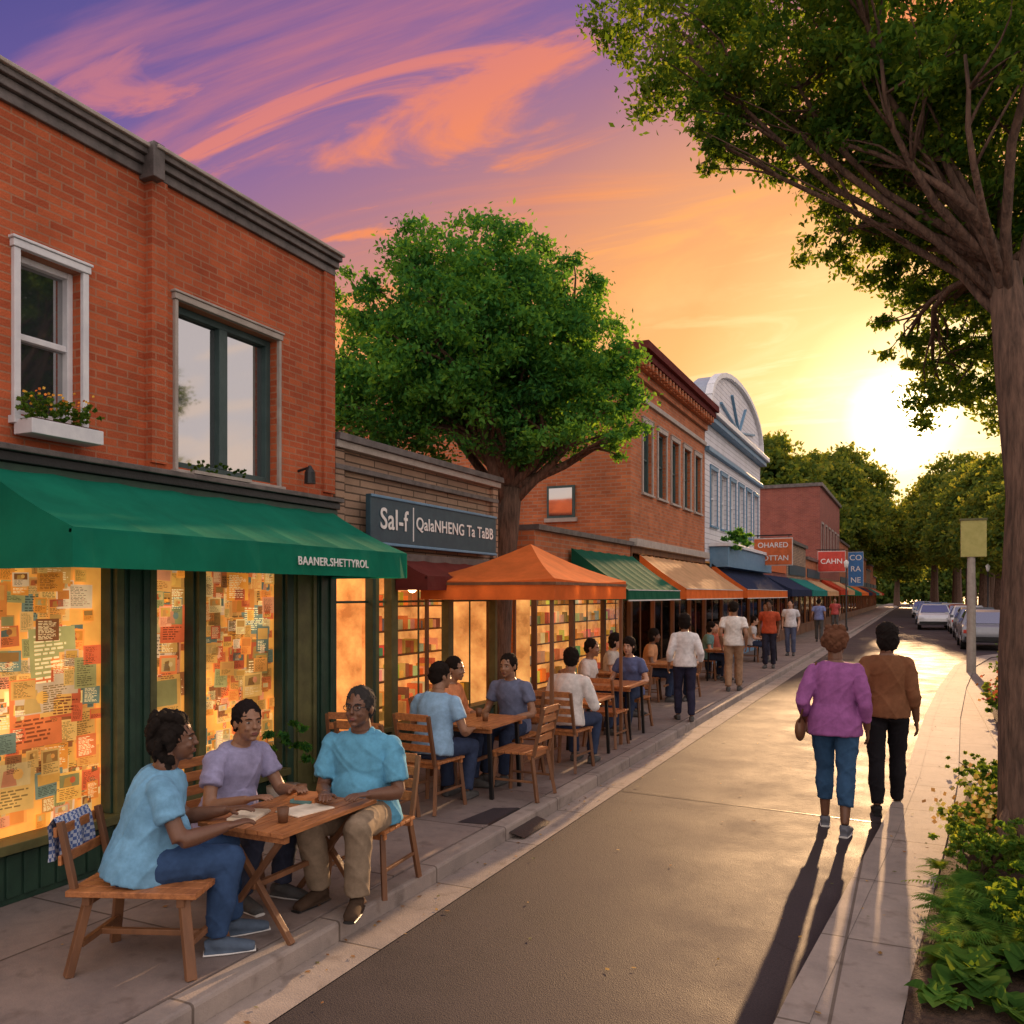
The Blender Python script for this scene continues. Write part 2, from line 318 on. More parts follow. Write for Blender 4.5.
# ------------------------------------------------------------ ground, road, pavement
def sheet(name,polys,z,mat):
    mb=MB()
    for p in polys: mb.face([(x,y,z) for x,y in p],mat)
    return mb.finish(name)
sheet('ground',[[(-600,-200),(600,-200),(600,900),(-600,900)]],-.02,pmat('ground_earth',(.09,.09,.05),(.05,.06,.03),scale=.5))
RP=[(-12,-.9),(0,-.8),(2,-.70),(4.3,-.55),(7.6,-.27),(10,-.10),(15,.13),(20,.45),(26,.95),(30,1.6),(34,3.4),(60,3.5),(80,2.6),(100,1.6),(260,1.6)]
sheet('road',[[(-3.02,-12),(6,-12),(6,260),(-3.02,260)]],0,M['asphalt'])
sw=MB(); sw.box(-5.4,-3.16,-12,260,-.1,.12,M['walk']); sw.finish('sidewalk',bevel=0)
k=MB(); k.box(-3.157,-3.0,-12,260,-.1,.118,M['kerb']); k.finish('kerb',bevel=.02)
g=MB(); g.face([(-2.998,-12,.006),(-2.72,-12,.006),(-2.72,260,.006),(-2.998,260,.006)],M['kerb']); g.finish('gutter_pan')
def strip(name,w0,w1,z,mat):
    mb=MB(); P=RP
    for i in range(len(P)-1):
        (y0,x0),(y1,x1)=P[i],P[i+1]
        A=(x0+w0,y0);B=(x0+w1,y0);C=(x1+w1,y1);D=(x1+w0,y1)
        mb.face([(A[0],A[1],z),(B[0],B[1],z),(C[0],C[1],z),(D[0],D[1],z)],mat)
        mb.face([(A[0],A[1],-.05),(A[0],A[1],z),(D[0],D[1],z),(D[0],D[1],-.05)],mat)
    return mb.finish(name)
strip('kerb',0,.14,.085,M['kerb'])
strip('sidewalk',.14,.50,.081,M['kerb'])
strip('sidewalk',.50,7,.06,M['walk'])
def bed(name,pts,z=.085):
    mb=MB(); c=(sum(p[0] for p in pts)/len(pts),sum(p[1] for p in pts)/len(pts),z+.05)
    for i in range(len(pts)):
        a=pts[i];b=pts[(i+1)%len(pts)]
        mb.face([(a[0],a[1],z),(b[0],b[1],z),c],M['soil'])
    return mb.finish(name)
bed('planting_bed',[(-.12,2.5),(3.5,2.5),(3.5,9.3),(.45,9.3),(.30,8),(.10,6),(-.03,4.6)])
bed('planting_bed',[(1.0,12.5),(4,12.5),(4,19),(1.25,19)],.075)
mb=MB(); mb.face([(-3.17,6.2,.1245),(-2.88,6.3,.02),(-2.88,6.85,.02),(-3.17,6.8,.1245)],M['black']); mb.face([(-3.42,6.15,.1245),(-3.17,6.2,.1245),(-3.17,6.8,.1245),(-3.36,6.7,.1245)],M['asphalt']); mb.finish('kerb_shadow_patch')  # dark faces standing in for a shadow with a black object at the kerb
mb=MB(); mb.face([(-2.7,8.3,.004),(-.25,8.1,.004),(-.25,8.115,.004),(-2.7,8.315,.004)],M['black']); mb.finish('road_seam')
mb=MB()
for i in range(520):
    y=random.uniform(3.0,26); side=random.random()
    if side<.4: x=-2.97+abs(random.gauss(0,.14)); z=.012
    elif side<.6: x=random.uniform(-4.9,-3.2); z=.126
    elif side<.8: x=random.uniform(-2.7,-.5); z=.008
    else: x=np.interp(y,[a for a,b in RP],[b for a,b in RP])+random.uniform(.05,.48); z=.09
    a=random.uniform(0,6.28); s=random.uniform(.008,.022)
    c=random.choice([(.3,.14,.04),(.2,.1,.03),(.35,.22,.05),(.1,.12,.03)])
    mb.face([(x+s*math.cos(a+k*1.57)*(1 if k%2 else .6),y+s*math.sin(a+k*1.57)*(1 if k%2 else .6),z+random.uniform(0,.006)) for k in range(4)],M['vcol'],c)
mb.finish('fallen_leaves')

# ------------------------------------------------------------ buildings
XF=-5.0
def wall_holes(mb,x0,x1,y0,y1,z0,z1,holes,mat):
    ys=sorted({y0,y1,*[h[0] for h in holes],*[h[1] for h in holes]}); zs=sorted({z0,z1,*[h[2] for h in holes],*[h[3] for h in holes]})
    ys=[y for y in ys if y0<=y<=y1]; zs=[z for z in zs if z0<=z<=z1]
    for a,b in zip(ys[:-1],ys[1:]):
        for c,d in zip(zs[:-1],zs[1:]):
            my,mz=(a+b)/2,(c+d)/2
            if any(h[0]<my<h[1] and h[2]<mz<h[3] for h in holes): continue
            mb.box(x0,x1,a,b,c,d,mat)
def sash(e,y0,y1,z0,z1,xw,frame,trim=None,mull=0,rail=.5,fw=.05,sill=True,tw=.07,head=.1):
    mb=MB(); xg=xw-.12
    for a,b in ((y0,y0+fw),(y1-fw,y1)): mb.box(xg-.03,xg+.05,a,b,z0,z1,frame)
    mb.box(xg-.03,xg+.048,y0+fw,y1-fw,z0,z0+fw,frame); mb.box(xg-.03,xg+.048,y0+fw,y1-fw,z1-fw,z1,frame)
    if rail: zr=z0+(z1-z0)*rail; mb.box(xg-.03,xg+.04,y0+fw,y1-fw,zr-.02,zr+.02,frame)
    for i in range(mull):
        ym=y0+(y1-y0)*(i+1)/(mull+1); mb.box(xg-.03,xg+.052,ym-.045,ym+.045,z0+fw,z1-fw,frame)
    if trim:
        mb.box(xw-.1,xw+.03,y0-tw,y0-.002,z0-.02,z1+.002,trim); mb.box(xw-.1,xw+.03,y1+.002,y1+tw,z0-.02,z1+.002,trim)
        mb.box(xw-.1,xw+.04,y0-tw-.01,y1+tw+.01,z1+.004,z1+head,trim); mb.box(xw-.1,xw+.05,y0-tw-.02,y1+tw+.02,z1+head+.002,z1+head+.02,trim)
    if sill: mb.box(xw-.1,xw+.06,y0-tw-.02,y1+tw+.02,z0-.07,z0-.022,trim or frame)
    mb.finish('window_frame',e,bevel=.004)
    g=MB(); g.box(xg-.012,xg,y0+.01,y1-.01,z0+.01,z1-.01,M['wglass']); g.finish('window_glass',e)
PC=[(.95,.42,.09),(.95,.32,.06),(.9,.55,.16),(.92,.66,.28),(.85,.22,.06),(.75,.15,.05),(.9,.48,.12),(.42,.38,.14),(.18,.24,.18),(.95,.38,.18),(.85,.62,.38),(.35,.13,.04),(.95,.5,.1),(.8,.42,.1),(.5,.25,.06),(.95,.45,.12),(.95,.36,.05),(.98,.6,.2)]
def paper(mb,x,yc,zc,w,h,col,lines=True):
    a=random.gauss(0,.03); ca,sa=math.cos(a),math.sin(a)
    def P(u,v,dx=0): return (x+dx,yc+u*ca-v*sa,zc+u*sa+v*ca)
    mb.face([P(-w/2,-h/2),P(w/2,-h/2),P(w/2,h/2),P(-w/2,h/2)],M['papers_glow'],col)
    if lines:
        dark=tuple(c*.35 for c in col) if random.random()<.8 else (.95,.75,.4)
        t=random.random()
        if t<.5:
            ph=h*.42; c2=random.choice(PC); mb.face([P(-w*.4,-h*.02,.0012),P(w*.4,-h*.02,.0012),P(w*.4,ph,.0012),P(-w*.4,ph,.0012)],M['papers_glow'],tuple(c*.6 for c in c2))
            if random.random()<.6:
                c3=random.choice(PC); mb.face([P(-w*.25,0,.0018),P(w*.1,0,.0018),P(w*.02,ph*.8,.0018),P(-w*.2,ph*.7,.0018)],M['papers_glow'],tuple(c*.5 for c in c3))
                c4=random.choice(PC); q=[P(w*.12+w*.12*math.cos(i*.785),ph*.5+w*.12*math.sin(i*.785),.0022) for i in range(8)]; mb.face(q,M['papers_glow'],tuple(c*.75 for c in c4))
            v0,v1=-h*.42,-h*.08
        else: v0,v1=-h*.4,h*.4
        v=v1; lh=max(.004,h*.03)
        while v>v0:
            L=random.uniform(.4,.8)*w; s=-w*.4; u=s
            while u<s+L:
                wd=random.uniform(.08,.22)*w; mb.face([P(u,v-lh,.002),P(min(u+wd,s+L),v-lh,.002),P(min(u+wd,s+L),v,.002),P(u,v,.002)],M['papers_glow'],dark); u+=wd+.04*w
            v-=lh*random.choice([2,2,2.6])
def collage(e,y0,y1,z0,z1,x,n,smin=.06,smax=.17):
    mb=MB(); mb.face([(x-.02,y0,z0),(x-.02,y1,z0),(x-.02,y1,z1),(x-.02,y0,z1)],M['papers_glow'],(.85,.40,.08))  # glowing orange backing in place of lamplight behind the window
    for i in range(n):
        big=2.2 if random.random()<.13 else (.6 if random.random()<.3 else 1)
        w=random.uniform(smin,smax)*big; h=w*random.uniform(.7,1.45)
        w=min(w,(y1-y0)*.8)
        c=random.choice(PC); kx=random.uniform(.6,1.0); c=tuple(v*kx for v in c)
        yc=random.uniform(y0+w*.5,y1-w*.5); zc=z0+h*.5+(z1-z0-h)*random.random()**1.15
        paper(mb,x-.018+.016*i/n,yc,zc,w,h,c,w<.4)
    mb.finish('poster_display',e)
def interior(e,y0,y1,z0,z1,depth=1.0,goods=True,lamps=True):  # walls and goods glow by emission to imitate a lit room
    mb=MB(); x=XF-depth
    mb.face([(x,y0,z0-.3),(x,y1,z0-.3),(x,y1,z1+.1),(x,y0,z1+.1)],M['plaster_glow'])
    mb.face([(x,y0,z0-.3),(XF-.1,y0,z0-.3),(XF-.1,y0,z1+.1),(x,y0,z1+.1)],M['plaster_glow'])
    mb.face([(x,y1,z0-.3),(XF-.1,y1,z0-.3),(XF-.1,y1,z1+.1),(x,y1,z1+.1)],M['plaster_glow'])
    mb.face([(x,y0,z1+.1),(XF-.1,y0,z1+.1),(XF-.1,y1,z1+.1),(x,y1,z1+.1)],M['plaster_glow'])
    if goods:
        sd=.26 if depth>.6 else .1
        z=z0+.05
        while z<z1-.15:
            mb.box(x+.02,x+.02+sd,y0+.05,y1-.05,z-.02,z,M['wood2']); y=y0+.08
            while y<y1-.1:
                w=random.uniform(.03,.1)*(1 if depth>.6 else 1.8); h=random.uniform(.06,.2); c=random.choice(PC)
                mb.box(x+.03,x+.02+sd*.8,y,y+w,z+.002,z+h,M['papers_glow'],tuple(v*random.uniform(.3,.8) for v in c)); y+=w+random.uniform(.005,.05)*(1 if depth>.6 else 3)
            z+=.3
        if depth>.6:
            y=y0+.1
            while y<y1-.15:
                w=random.uniform(.06,.16); h=random.uniform(.08,.3); c=random.choice(PC); mb.box(XF-.35,XF-.25,y,y+w,z0+.01,z0+h,M['papers_glow'],tuple(v*random.uniform(.3,.7) for v in c)); y+=w+random.uniform(.03,.2)
    if lamps:
        k=min(3,max(1,int((y1-y0)/1.4))); xl=XF-.40 if depth>.6 else XF-.16
        for i in range(k):
            yc=y0+(y1-y0)*(i+.5)/k; vs,fs=ellipsoid((xl,yc,z1-.16),(.06,.06,.065),None,8,6); mb.mesh(vs,fs,M['lamp']); mb.beam((xl,yc,z1-.1),(xl,yc,z1+.1),.01,.01,M['black'])
    mb.finish('shop_interior',e)
def storefront(e,y0,y1,z0,z1,bays,frame,dado,sillz=.6,post=.1,mode='int',proud=.02):
    mb=MB(); tot=sum(bays); L=y1-y0
    mb.box(XF-.15,XF+proud,y0,y1,z1-.12,z1,frame)
    y=y0; cuts=[y0]
    for b in bays: y+=L*b/tot; cuts.append(y)
    far=y0>11
    for c in cuts:
        a=max(y0,c-post/2); b=min(y1,c+post/2); mb.box(XF-.06,XF+proud+(.005 if far else .02),a,b,z0,z1-.122,frame)
    for a,b in zip(cuts[:-1],cuts[1:]):
        mb.box(XF-.12,XF+proud-.01,a+post/2,b-post/2,z0,sillz-.05,dado); mb.box(XF-.12,XF+proud+.04,a+post/2,b-post/2,sillz-.048,sillz,frame)
        kx=int((b-a)/.14)
        if not far:
            for i in range(kx): yy=a+post/2+(b-a-post)*(i+.5)/kx; mb.box(XF+proud-.009,XF+proud+.006,yy-.05,yy+.05,z0+.08,sillz-.1,dado)
        if b-a>1.0: ym=(a+b)/2; mb.box(XF-.05,XF-.035,ym-.012,ym+.012,sillz,z1-.122,frame)
        zt=z1-.42; mb.box(XF-.052,XF-.033,a+post/2,b-post/2,zt-.012,zt+.012,frame)
    mb.finish('shopfront_frame',e,bevel=.004)
    g=MB(); g.box(XF-.045,XF-.04,y0+.01,y1-.01,sillz,z1-.1,M['glass']); g.finish('shop_glass',e)
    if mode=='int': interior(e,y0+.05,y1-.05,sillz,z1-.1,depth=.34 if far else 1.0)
def body(e,y0,y1,z0,h,mat,depth=9,x1=XF-1.3):
    mb=MB(); mb.box(XF-depth,x1,y0,y1,z0,h,mat); mb.finish('building_body',e)

# --- building 1 : red brick two-storey
YE=6.50
B1=empty('brick_storefront_building')
w1=(3.43,3.86,3.12,4.13); w2=(4.62,5.72,2.95,4.18)
mb=MB(); wall_holes(mb,XF-.25,XF,1.0,4.38,2.80,5.06,[w1],M['brick']); wall_holes(mb,XF-.25,XF+.05,4.38,YE,2.80,5.06,[w2],M['brick'])
mb.box(XF-9,XF-.252,YE-.25,YE-.002,0,5.06,M['brick']); mb.box(XF-9,XF-.252,1.0,1.25,0,5.06,M['brick'])
mb.box(XF-9,XF-.252,1.25,YE-.25,4.92,5.0,M['roof']); mb.box(XF-1.3,XF-1.1,1.25,YE-.25,0,2.8,M['brick'])
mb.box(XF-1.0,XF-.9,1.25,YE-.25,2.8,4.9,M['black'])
mb.box(XF+.05,XF+.075,4.38,4.52,2.95,4.99,M['brick']); mb.box(XF+.05,XF+.075,YE-.16,YE,2.95,4.99,M['brick'])
mb.finish('brick_walls',B1)
mb=MB()
for (a,b,px) in ((1.0,4.36,0),(4.36,YE+.02,.05)):
    mb.box(XF-.25,XF+.06+px,a,b,5.062,5.12,M['cornice']); mb.box(XF-.25,XF+.09+px,a,b+.01,5.122,5.165,M['cornice']); mb.box(XF-.25,XF+.115+px,a,b+.02,5.167,5.195,M['stone'])
    mb.box(XF,XF+.03+px,a,b-.02,4.99,5.06,M['cornice'])
mb.box(XF,XF+.15,4.33,4.43,4.96,5.21,M['cornice'])
mb.box(XF-.02,XF+.12,1.0,YE+.02,2.80,2.86,M['black']); mb.box(XF-.02,XF+.16,1.0,YE+.03,2.862,2.90,M['cornice']); mb.box(XF-.02,XF+.09,1.0,YE+.02,2.66,2.798,M['dkgreen'])
mb.finish('cornice_and_fascia',B1,bevel=.006)
sash(B1,*w1,XF,M['white'],M['white'],0,.5,fw=.04,tw=.045,head=.05)
sash(B1,*w2,XF+.05,M['teal'],M['stone'],1,0,fw=.055,tw=.03,head=.05)
mb=MB(); mb.box(XF+.03,XF+.20,3.38,3.88,2.98,3.07,M['white']); mb.box(XF+.05,XF+.18,3.40,3.86,3.072,3.08,M['soil']); mb.finish('planter_box',B1,bevel=.01)
p,_=clump_points([((XF+.12,3.42+i*.1,3.15),(.10,.10,.09)) for i in range(5)],160000,.06,30); link('planter_leaves',leaves_mesh('pl',p,.028,M['shrub']),B1)
mb=MB()
for i in range(60):
    c=Vector((XF+.13+random.gauss(0,.06),random.uniform(3.38,3.88),3.22+random.gauss(0,.03))); col=random.choice([(.8,.25,.03),(.85,.45,.05),(.8,.55,.1)])
    for k in range(2):
        d=Vector((random.gauss(0,1),random.gauss(0,1),random.gauss(0,1))).normalized(); q=d.orthogonal().normalized(); mb.face([c+d*.01,c+q*.01,c-d*.01,c-q*.01],M['flower'],col)
mb.finish('planter_flowers',B1)
mb=MB(); mb.box(XF+.052,XF+.16,4.70,5.3,2.905,2.93,M['stone']); mb.finish('ledge',B1)
p,_=clump_points([((XF+.12,4.72+i*.1,2.97),(.06,.08,.06)) for i in range(6)],160000,.04,30); link('ledge_plants',leaves_mesh('lp',p,.028,M['leaf2']),B1)
mb=MB(); mb.tube([(XF+.05,6.0,3.1),(XF+.16,6.0,3.12),(XF+.18,6.0,3.08)],[.012,.012,.02],M['black']); mb.tube([(XF+.18,6.0,3.14),(XF+.18,6.0,3.08),(XF+.18,6.0,2.98)],[.012,.045,.05],M['black']); mb.finish('wall_lamp',B1)
mb=MB()
fr=M['olive']
mb.box(XF-.12,XF+.05,1.0,YE,2.5,2.66,fr); 
for a,b,m_ in ((1.0,1.2,fr),(4.10,4.16,fr),(4.162,4.38,M['dkgreen']),(4.382,4.44,fr),(4.84,4.91,fr),(5.85,5.93,M['dkgreen']),(5.935,6.25,fr),(6.26,YE,M['dkgreen'])):
    mb.box(XF-.12,XF+.06,a,b,.12,2.498,m_)
    if b-a>.2: mb.box(XF+.06,XF+.08,a+.03,a+.07,.3,2.4,m_); mb.box(XF+.06,XF+.08,b-.07,b-.03,.3,2.4,m_)
for a,b in ((1.2,4.10),(4.44,4.84),(4.91,5.85)):
    mb.box(XF-.12,XF+.03,a,b,.12,.44,M['dkgreen']); mb.box(XF-.12,XF+.10,a,b,.442,.50,fr)
    k=int((b-a)/.11)
    for i in range(k): mb.box(XF+.03,XF+.042,a+(b-a)*(i+.08)/k,a+(b-a)*(i+.92)/k,.16,.42,M['dkgreen'])
    mb.box(XF-.08,XF+.02,a,a+.02,.50,2.498,M['dkgreen']); mb.box(XF-.08,XF+.02,b-.02,b,.50,2.498,M['dkgreen'])
mb.finish('shopfront_frame',B1,bevel=.004)
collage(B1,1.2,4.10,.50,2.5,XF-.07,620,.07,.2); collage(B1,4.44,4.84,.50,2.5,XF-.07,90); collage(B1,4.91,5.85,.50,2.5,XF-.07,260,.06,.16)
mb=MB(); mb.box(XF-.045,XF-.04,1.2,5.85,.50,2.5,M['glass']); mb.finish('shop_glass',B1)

def awning(name,y0,y1,xf,zt,zf,zb,mat,valmat=None,edge=None,xw=XF+.06):
    e=empty(name); mb=MB(); v=valmat or mat; n=max(2,int((y1-y0)/.45))
    ny=n*4
    def slope(t): return xw+(xf-xw)*t, zt+(zf-zt)*t-.025*math.sin(math.pi*t)
    for j in range(6):
        xa,za=slope(j/6); xb,zb_=slope((j+1)/6)
        for i in range(ny):
            ya=y0+(y1-y0)*i/ny; yb=y0+(y1-y0)*(i+1)/ny
            sa=-.014*abs(math.sin(math.pi*i/4)); sb=-.014*abs(math.sin(math.pi*(i+1)/4))
            mb.face([(xa,ya,za+sa),(xb,ya,zb_+sa),(xb,yb,zb_+sb),(xa,yb,za+sb)],mat)
    for i in range(ny):
        ya=y0+(y1-y0)*i/ny; yb=y0+(y1-y0)*(i+1)/ny
        wa=.012*math.sin(i*1.7); wb=.012*math.sin((i+1)*1.7)
        mb.face([(xf,ya,zf),(xf+wa,ya,zb),(xf+wb,yb,zb),(xf,yb,zf)],v)
    for y in (y0,y1):
        xs=[slope(j/6) for j in range(7)]
        mb.face([(xw,y,zb)]+[(xf,y,zb)]+[(x,y,z) for x,z in reversed(xs)],v)
    if edge: mb.box(xf-.004,xf+.014,y0,y1,zb-.015,zb+.006,edge); mb.box(xf-.004,xf+.008,y0,y1,zf-.008,zf+.006,edge)
    mb.finish('awning_fabric',e)
    fr=MB(); fr.beam((xw,y0+.03,zb+.03),(xf-.02,y0+.03,zb+.03),.02,.02,M['metal']); fr.beam((xw,y1-.03,zb+.03),(xf-.02,y1-.03,zb+.03),.02,.02,M['metal']); fr.beam((xf-.02,y0,zf-.02),(xf-.02,y1,zf-.02),.02,.02,M['metal']); fr.finish('awning_frame',e)
    return e
def text(s,loc,size,rot,mat,parent=None,name='lettering',ext=.003,bold=0,sx=1,sp=1):
    c=bpy.data.curves.new(name,'FONT'); c.body=s; c.size=size; c.extrude=ext; c.align_x='CENTER'; c.align_y='CENTER'; c.offset=bold; c.space_character=sp
    c.materials.append(mat); o=bpy.data.objects.new(name,c); COL.objects.link(o); o.location=loc; o.rotation_euler=rot; o.scale=(sx,1,1)
    if parent: o.parent=parent
    return o
FX=(R(90),0,R(90)); FY=(R(90),0,0)
A1=awning('awning',3.12,6.45,-4.1,2.78,2.37,2.15,M['aw_green'])
text('BAANER.SHETTYROL',(-4.076,5.38,2.25),.088,FX,M['letter'],A1,bold=.0008,sp=1.08)

# --- building 2
B2=empty('low_shingled_shop_building')
body(B2,YE+.02,10.0,0,3.4,M['siding'])
mb=MB(); mb.box(XF-1.3,XF,YE+.02,10.0,2.35,3.40,M['siding']); mb.box(XF-.3,XF+.08,YE+.03,10.03,3.402,3.47,M['stone']); mb.box(XF-.3,XF+.11,YE+.03,10.06,3.472,3.54,M['cornice']); mb.box(XF-.01,XF+.06,YE+.03,10.0,3.2,3.25,M['cornice'])
mb.box(XF-.02,XF+.12,YE+.03,10.02,2.36,2.44,M['cornice'])
for y in (YE+.04,9.86): mb.box(XF,XF+.05,y,y+.14,2.45,3.39,M['siding'])
mb.finish('upper_wall',B2,bevel=.004)
storefront(B2,YE+.02,7.22,.12,2.35,[1],M['dkgreen'],M['dkgreen'],sillz=.35)
storefront(B2,7.22,10.0,.12,2.35,[.35,1.2,1.23],M['olive'],M['dkgreen'],sillz=.62,post=.12)
S=empty('shop_sign'); mb=MB(); mb.box(XF+.1,XF+.16,6.95,9.72,2.50,3.0,M['navy_sign'])
for a,b,c,d in ((6.95,9.72,2.97,3.0),(6.95,9.72,2.50,2.53)): mb.box(XF+.16,XF+.175,a,b,c,d,M['blueframe'])
mb.finish('sign_board',S,bevel=.01)
text('Sal-f',(XF+.168,7.36,2.76),.30,FX,M['letter'],S,bold=.003,sx=.95,sp=1.05); text('QalaNHENG Ta TaBB',(XF+.168,8.70,2.76),.19,FX,M['letter'],S,bold=.002,sx=1.0,sp=1.06)
mb=MB(); mb.box(XF+.16,XF+.165,7.73,7.745,2.57,2.93,M['letter']); mb.finish('divider',S)
awning('awning',7.55,9.9,-4.55,2.42,2.2,2.05,M['aw_maroon'])
CW=empty('courtyard_wall'); mb=MB(); wall_holes(mb,-6.5,-6.3,10.02,11.28,0,2.9,[(10.2,11.1,.6,2.1)],M['brick3']); mb.face([(-6.42,10.2,.6),(-6.42,11.1,.6),(-6.42,11.1,2.1),(-6.42,10.2,2.1)],M['plaster_glow']); mb.box(-6.36,-6.33,10.62,10.66,.6,2.1,M['wood2']); mb.finish('wall_and_window',CW)  # emissive pane imitates a lit room, brightening the gap behind the tree

B25=empty('one_storey_shop_building')
body(B25,11.3,15.88,0,2.95,M['brick3'])
mb=MB(); mb.box(XF-1.3,XF,11.3,15.88,2.35,2.95,M['brick3']); mb.box(XF-.3,XF+.08,11.28,15.88,2.952,3.03,M['cornice']); mb.finish('upper_wall',B25)
storefront(B25,11.3,15.88,.12,2.35,[1,1,1],M['wood2'],M['wood2'],sillz=.6,post=.08)
# --- building 3
B3=empty('brick_corner_building')
mb=MB(); hs=[(16.7+i*1.12,17.35+i*1.12,4.1,5.5) for i in range(5)]
wall_holes(mb,XF-.3,XF,15.9,22.3,3.0,6.3,hs,M['brick3'])
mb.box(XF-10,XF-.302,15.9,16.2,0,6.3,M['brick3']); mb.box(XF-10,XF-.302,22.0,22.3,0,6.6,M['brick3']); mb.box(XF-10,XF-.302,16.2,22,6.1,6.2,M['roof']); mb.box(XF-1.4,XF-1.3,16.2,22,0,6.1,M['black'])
mb.finish('brick_walls',B3)
mb=MB()
for (x,z0,z1) in ((.08,6.302,6.45),(.18,6.452,6.6),(.3,6.602,6.74),(.38,6.742,6.9)): mb.box(XF-.3,XF+x,15.85,22.33,z0,z1,M['brick3'] if x<.2 else M['aw_maroon'])
for i in range(24): mb.box(XF+.18,XF+.28,15.95+i*.265,16.05+i*.265,6.46,6.60,M['brick3'])
mb.box(XF-.02,XF+.14,15.88,22.3,2.95,3.1,M['stone']); mb.box(XF,XF+.06,15.9,22.3,5.9,6.0,M['stone'])
mb.box(XF-10,XF-.3,15.84,15.898,6.2,6.4,M['brick3'])
mb.finish('cornice',B3,bevel=.006)
for h in hs: sash(B3,*h,XF,M['teal'],M['stone'],0,.5)
storefront(B3,15.9,22.3,.12,2.95,[1,1,1,1],M['wood2'],M['wood2'],sillz=.6,post=.08)
mb=MB(); mb.box(-6.75,-6.15,15.86,15.898,3.55,4.2,M['teal']); mb.box(-6.70,-6.20,15.85,15.862,3.6,4.15,M['wglass']); mb.box(-6.8,-6.1,15.83,15.899,3.47,3.548,M['stone']); mb.finish('side_window',B3)
# --- building 4
B4=empty('white_victorian_building')
mb=MB(); hs=[(23.0+i*1.35,23.8+i*1.35,3.9,5.4) for i in range(6)]
wall_holes(mb,XF-.3,XF,22.35,31.1,2.9,6.7,hs,M['siding_w'])
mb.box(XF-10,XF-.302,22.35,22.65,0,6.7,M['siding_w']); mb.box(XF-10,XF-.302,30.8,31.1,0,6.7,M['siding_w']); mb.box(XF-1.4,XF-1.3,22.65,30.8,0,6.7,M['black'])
mb.finish('walls',B4)
mb=MB(); K=16; zo=6.85
arc=[(26.7-4.2*math.cos(math.pi*i/K),zo+1.6*math.sin(math.pi*i/K)**.8) for i in range(K+1)]
mb.face([(XF+.04,y,z) for y,z in arc],M['siding_w']); mb.face([(XF-.5,y,z) for y,z in reversed(arc)],M['siding_w'])
for (a,b) in zip(arc[:-1],arc[1:]):
    mb.face([(XF-.5,a[0],a[1]),(XF+.04,a[0],a[1]),(XF+.04,b[0],b[1]),(XF-.5,b[0],b[1])],M['roofmetal']); mb.beam((XF+.06,a[0],a[1]),(XF+.06,b[0],b[1]),.2,.14,M['white'])
mb.face([(XF-.2,22.35,zo-.05),(XF-.2,26.7,zo+1.5),(XF-10,26.7,zo+1.5),(XF-10,22.35,zo-.05)],M['roofmetal']); mb.face([(XF-.2,31.1,zo-.05),(XF-10,31.1,zo-.05),(XF-10,26.7,zo+1.5),(XF-.2,26.7,zo+1.5)],M['roofmetal'])
mb.face([(XF-.2,22.35,zo-.15),(XF-.2,26.7,zo+1.5),(XF-.2,31.1,zo-.15)],M['siding_w'])
mb.box(XF-.3,XF+.22,22.3,31.15,zo-.3,zo-.15,M['blueframe']); mb.box(XF-.3,XF+.32,22.25,31.2,zo-.148,zo-.01,M['white'])
mb.box(XF-.02,XF+.12,22.35,31.1,5.8,5.92,M['blueframe'])
for i in range(4):
    a=math.pi*(i+.5)/4; mb.beam((XF+.07,26.7,zo+.15),(XF+.07,26.7-2.9*math.cos(a),zo+.15+1.0*math.sin(a)),.1,.06,M['blueframe'])
mb.box(XF,XF+.5,22.9,30.4,2.75,3.3,M['blueframe']); mb.box(XF,XF+.56,22.8,30.5,3.302,3.4,M['white'])
mb.finish('pediment_and_cornice',B4,bevel=.01)
for h in hs: sash(B4,*h,XF,M['white'],M['blueframe'],0,.5)
storefront(B4,22.35,31.1,.12,2.75,[1,1,1,1],M['wood2'],M['blueframe'],sillz=.6)
p,_=clump_points([((XF+.6,23.2+i*.35,3.55),(.3,.28,.3)) for i in range(4)],4000,.12); link('balcony_plants',leaves_mesh('bp',p,.1,M['leaf']),B4)
def lowshop(name,y0,y1,h,mat,fr,awn,ab=[1,1,1]):
    e=empty(name); body(e,y0,y1,0,h,mat)
    mb=MB(); mb.box(XF-1.3,XF,y0,y1,2.5,h,mat); mb.box(XF-.3,XF+.12,y0,y1+.03,h+.002,h+.15,M['cornice']); mb.box(XF,XF+.05,y0+.5,y1-.5,2.9,min(h-.15,3.35),M['navy_sign'] if awn!='aw_navy' else M['orange_sign']); mb.finish('upper_wall',e)
    storefront(e,y0,y1,.12,2.5,ab,fr,fr,sillz=.6)
    if awn: awning('awning',y0+.3,y1-.2,-3.95,2.75,2.2,1.95,M[awn])
lowshop('brick_shop_building',31.15,38,3.9,M['brick5'],M['wood2'],'aw_navy')
lowshop('brick_shop_building',38.05,45,4.3,M['siding'],M['wood2'],'aw_teal')
lowshop('brick_shop_building',45.05,51.9,3.8,M['brick3'],M['wood2'],'aw_cream')
B5=empty('maroon_brick_building'); mb=MB(); hs=[(53+i*2.2,54.1+i*2.2,4.2,6.2) for i in range(6)]
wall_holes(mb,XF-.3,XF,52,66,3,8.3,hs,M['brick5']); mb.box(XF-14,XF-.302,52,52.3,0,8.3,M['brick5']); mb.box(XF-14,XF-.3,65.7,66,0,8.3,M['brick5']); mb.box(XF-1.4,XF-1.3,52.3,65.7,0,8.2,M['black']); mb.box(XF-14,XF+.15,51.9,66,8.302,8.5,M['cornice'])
mb.finish('brick_walls',B5)
for h in hs: sash(B5,*h,XF,M['teal'],M['stone'],0,.5)
storefront(B5,52,66,.12,3,[1,1,1,1],M['wood2'],M['wood2'],sillz=.6)
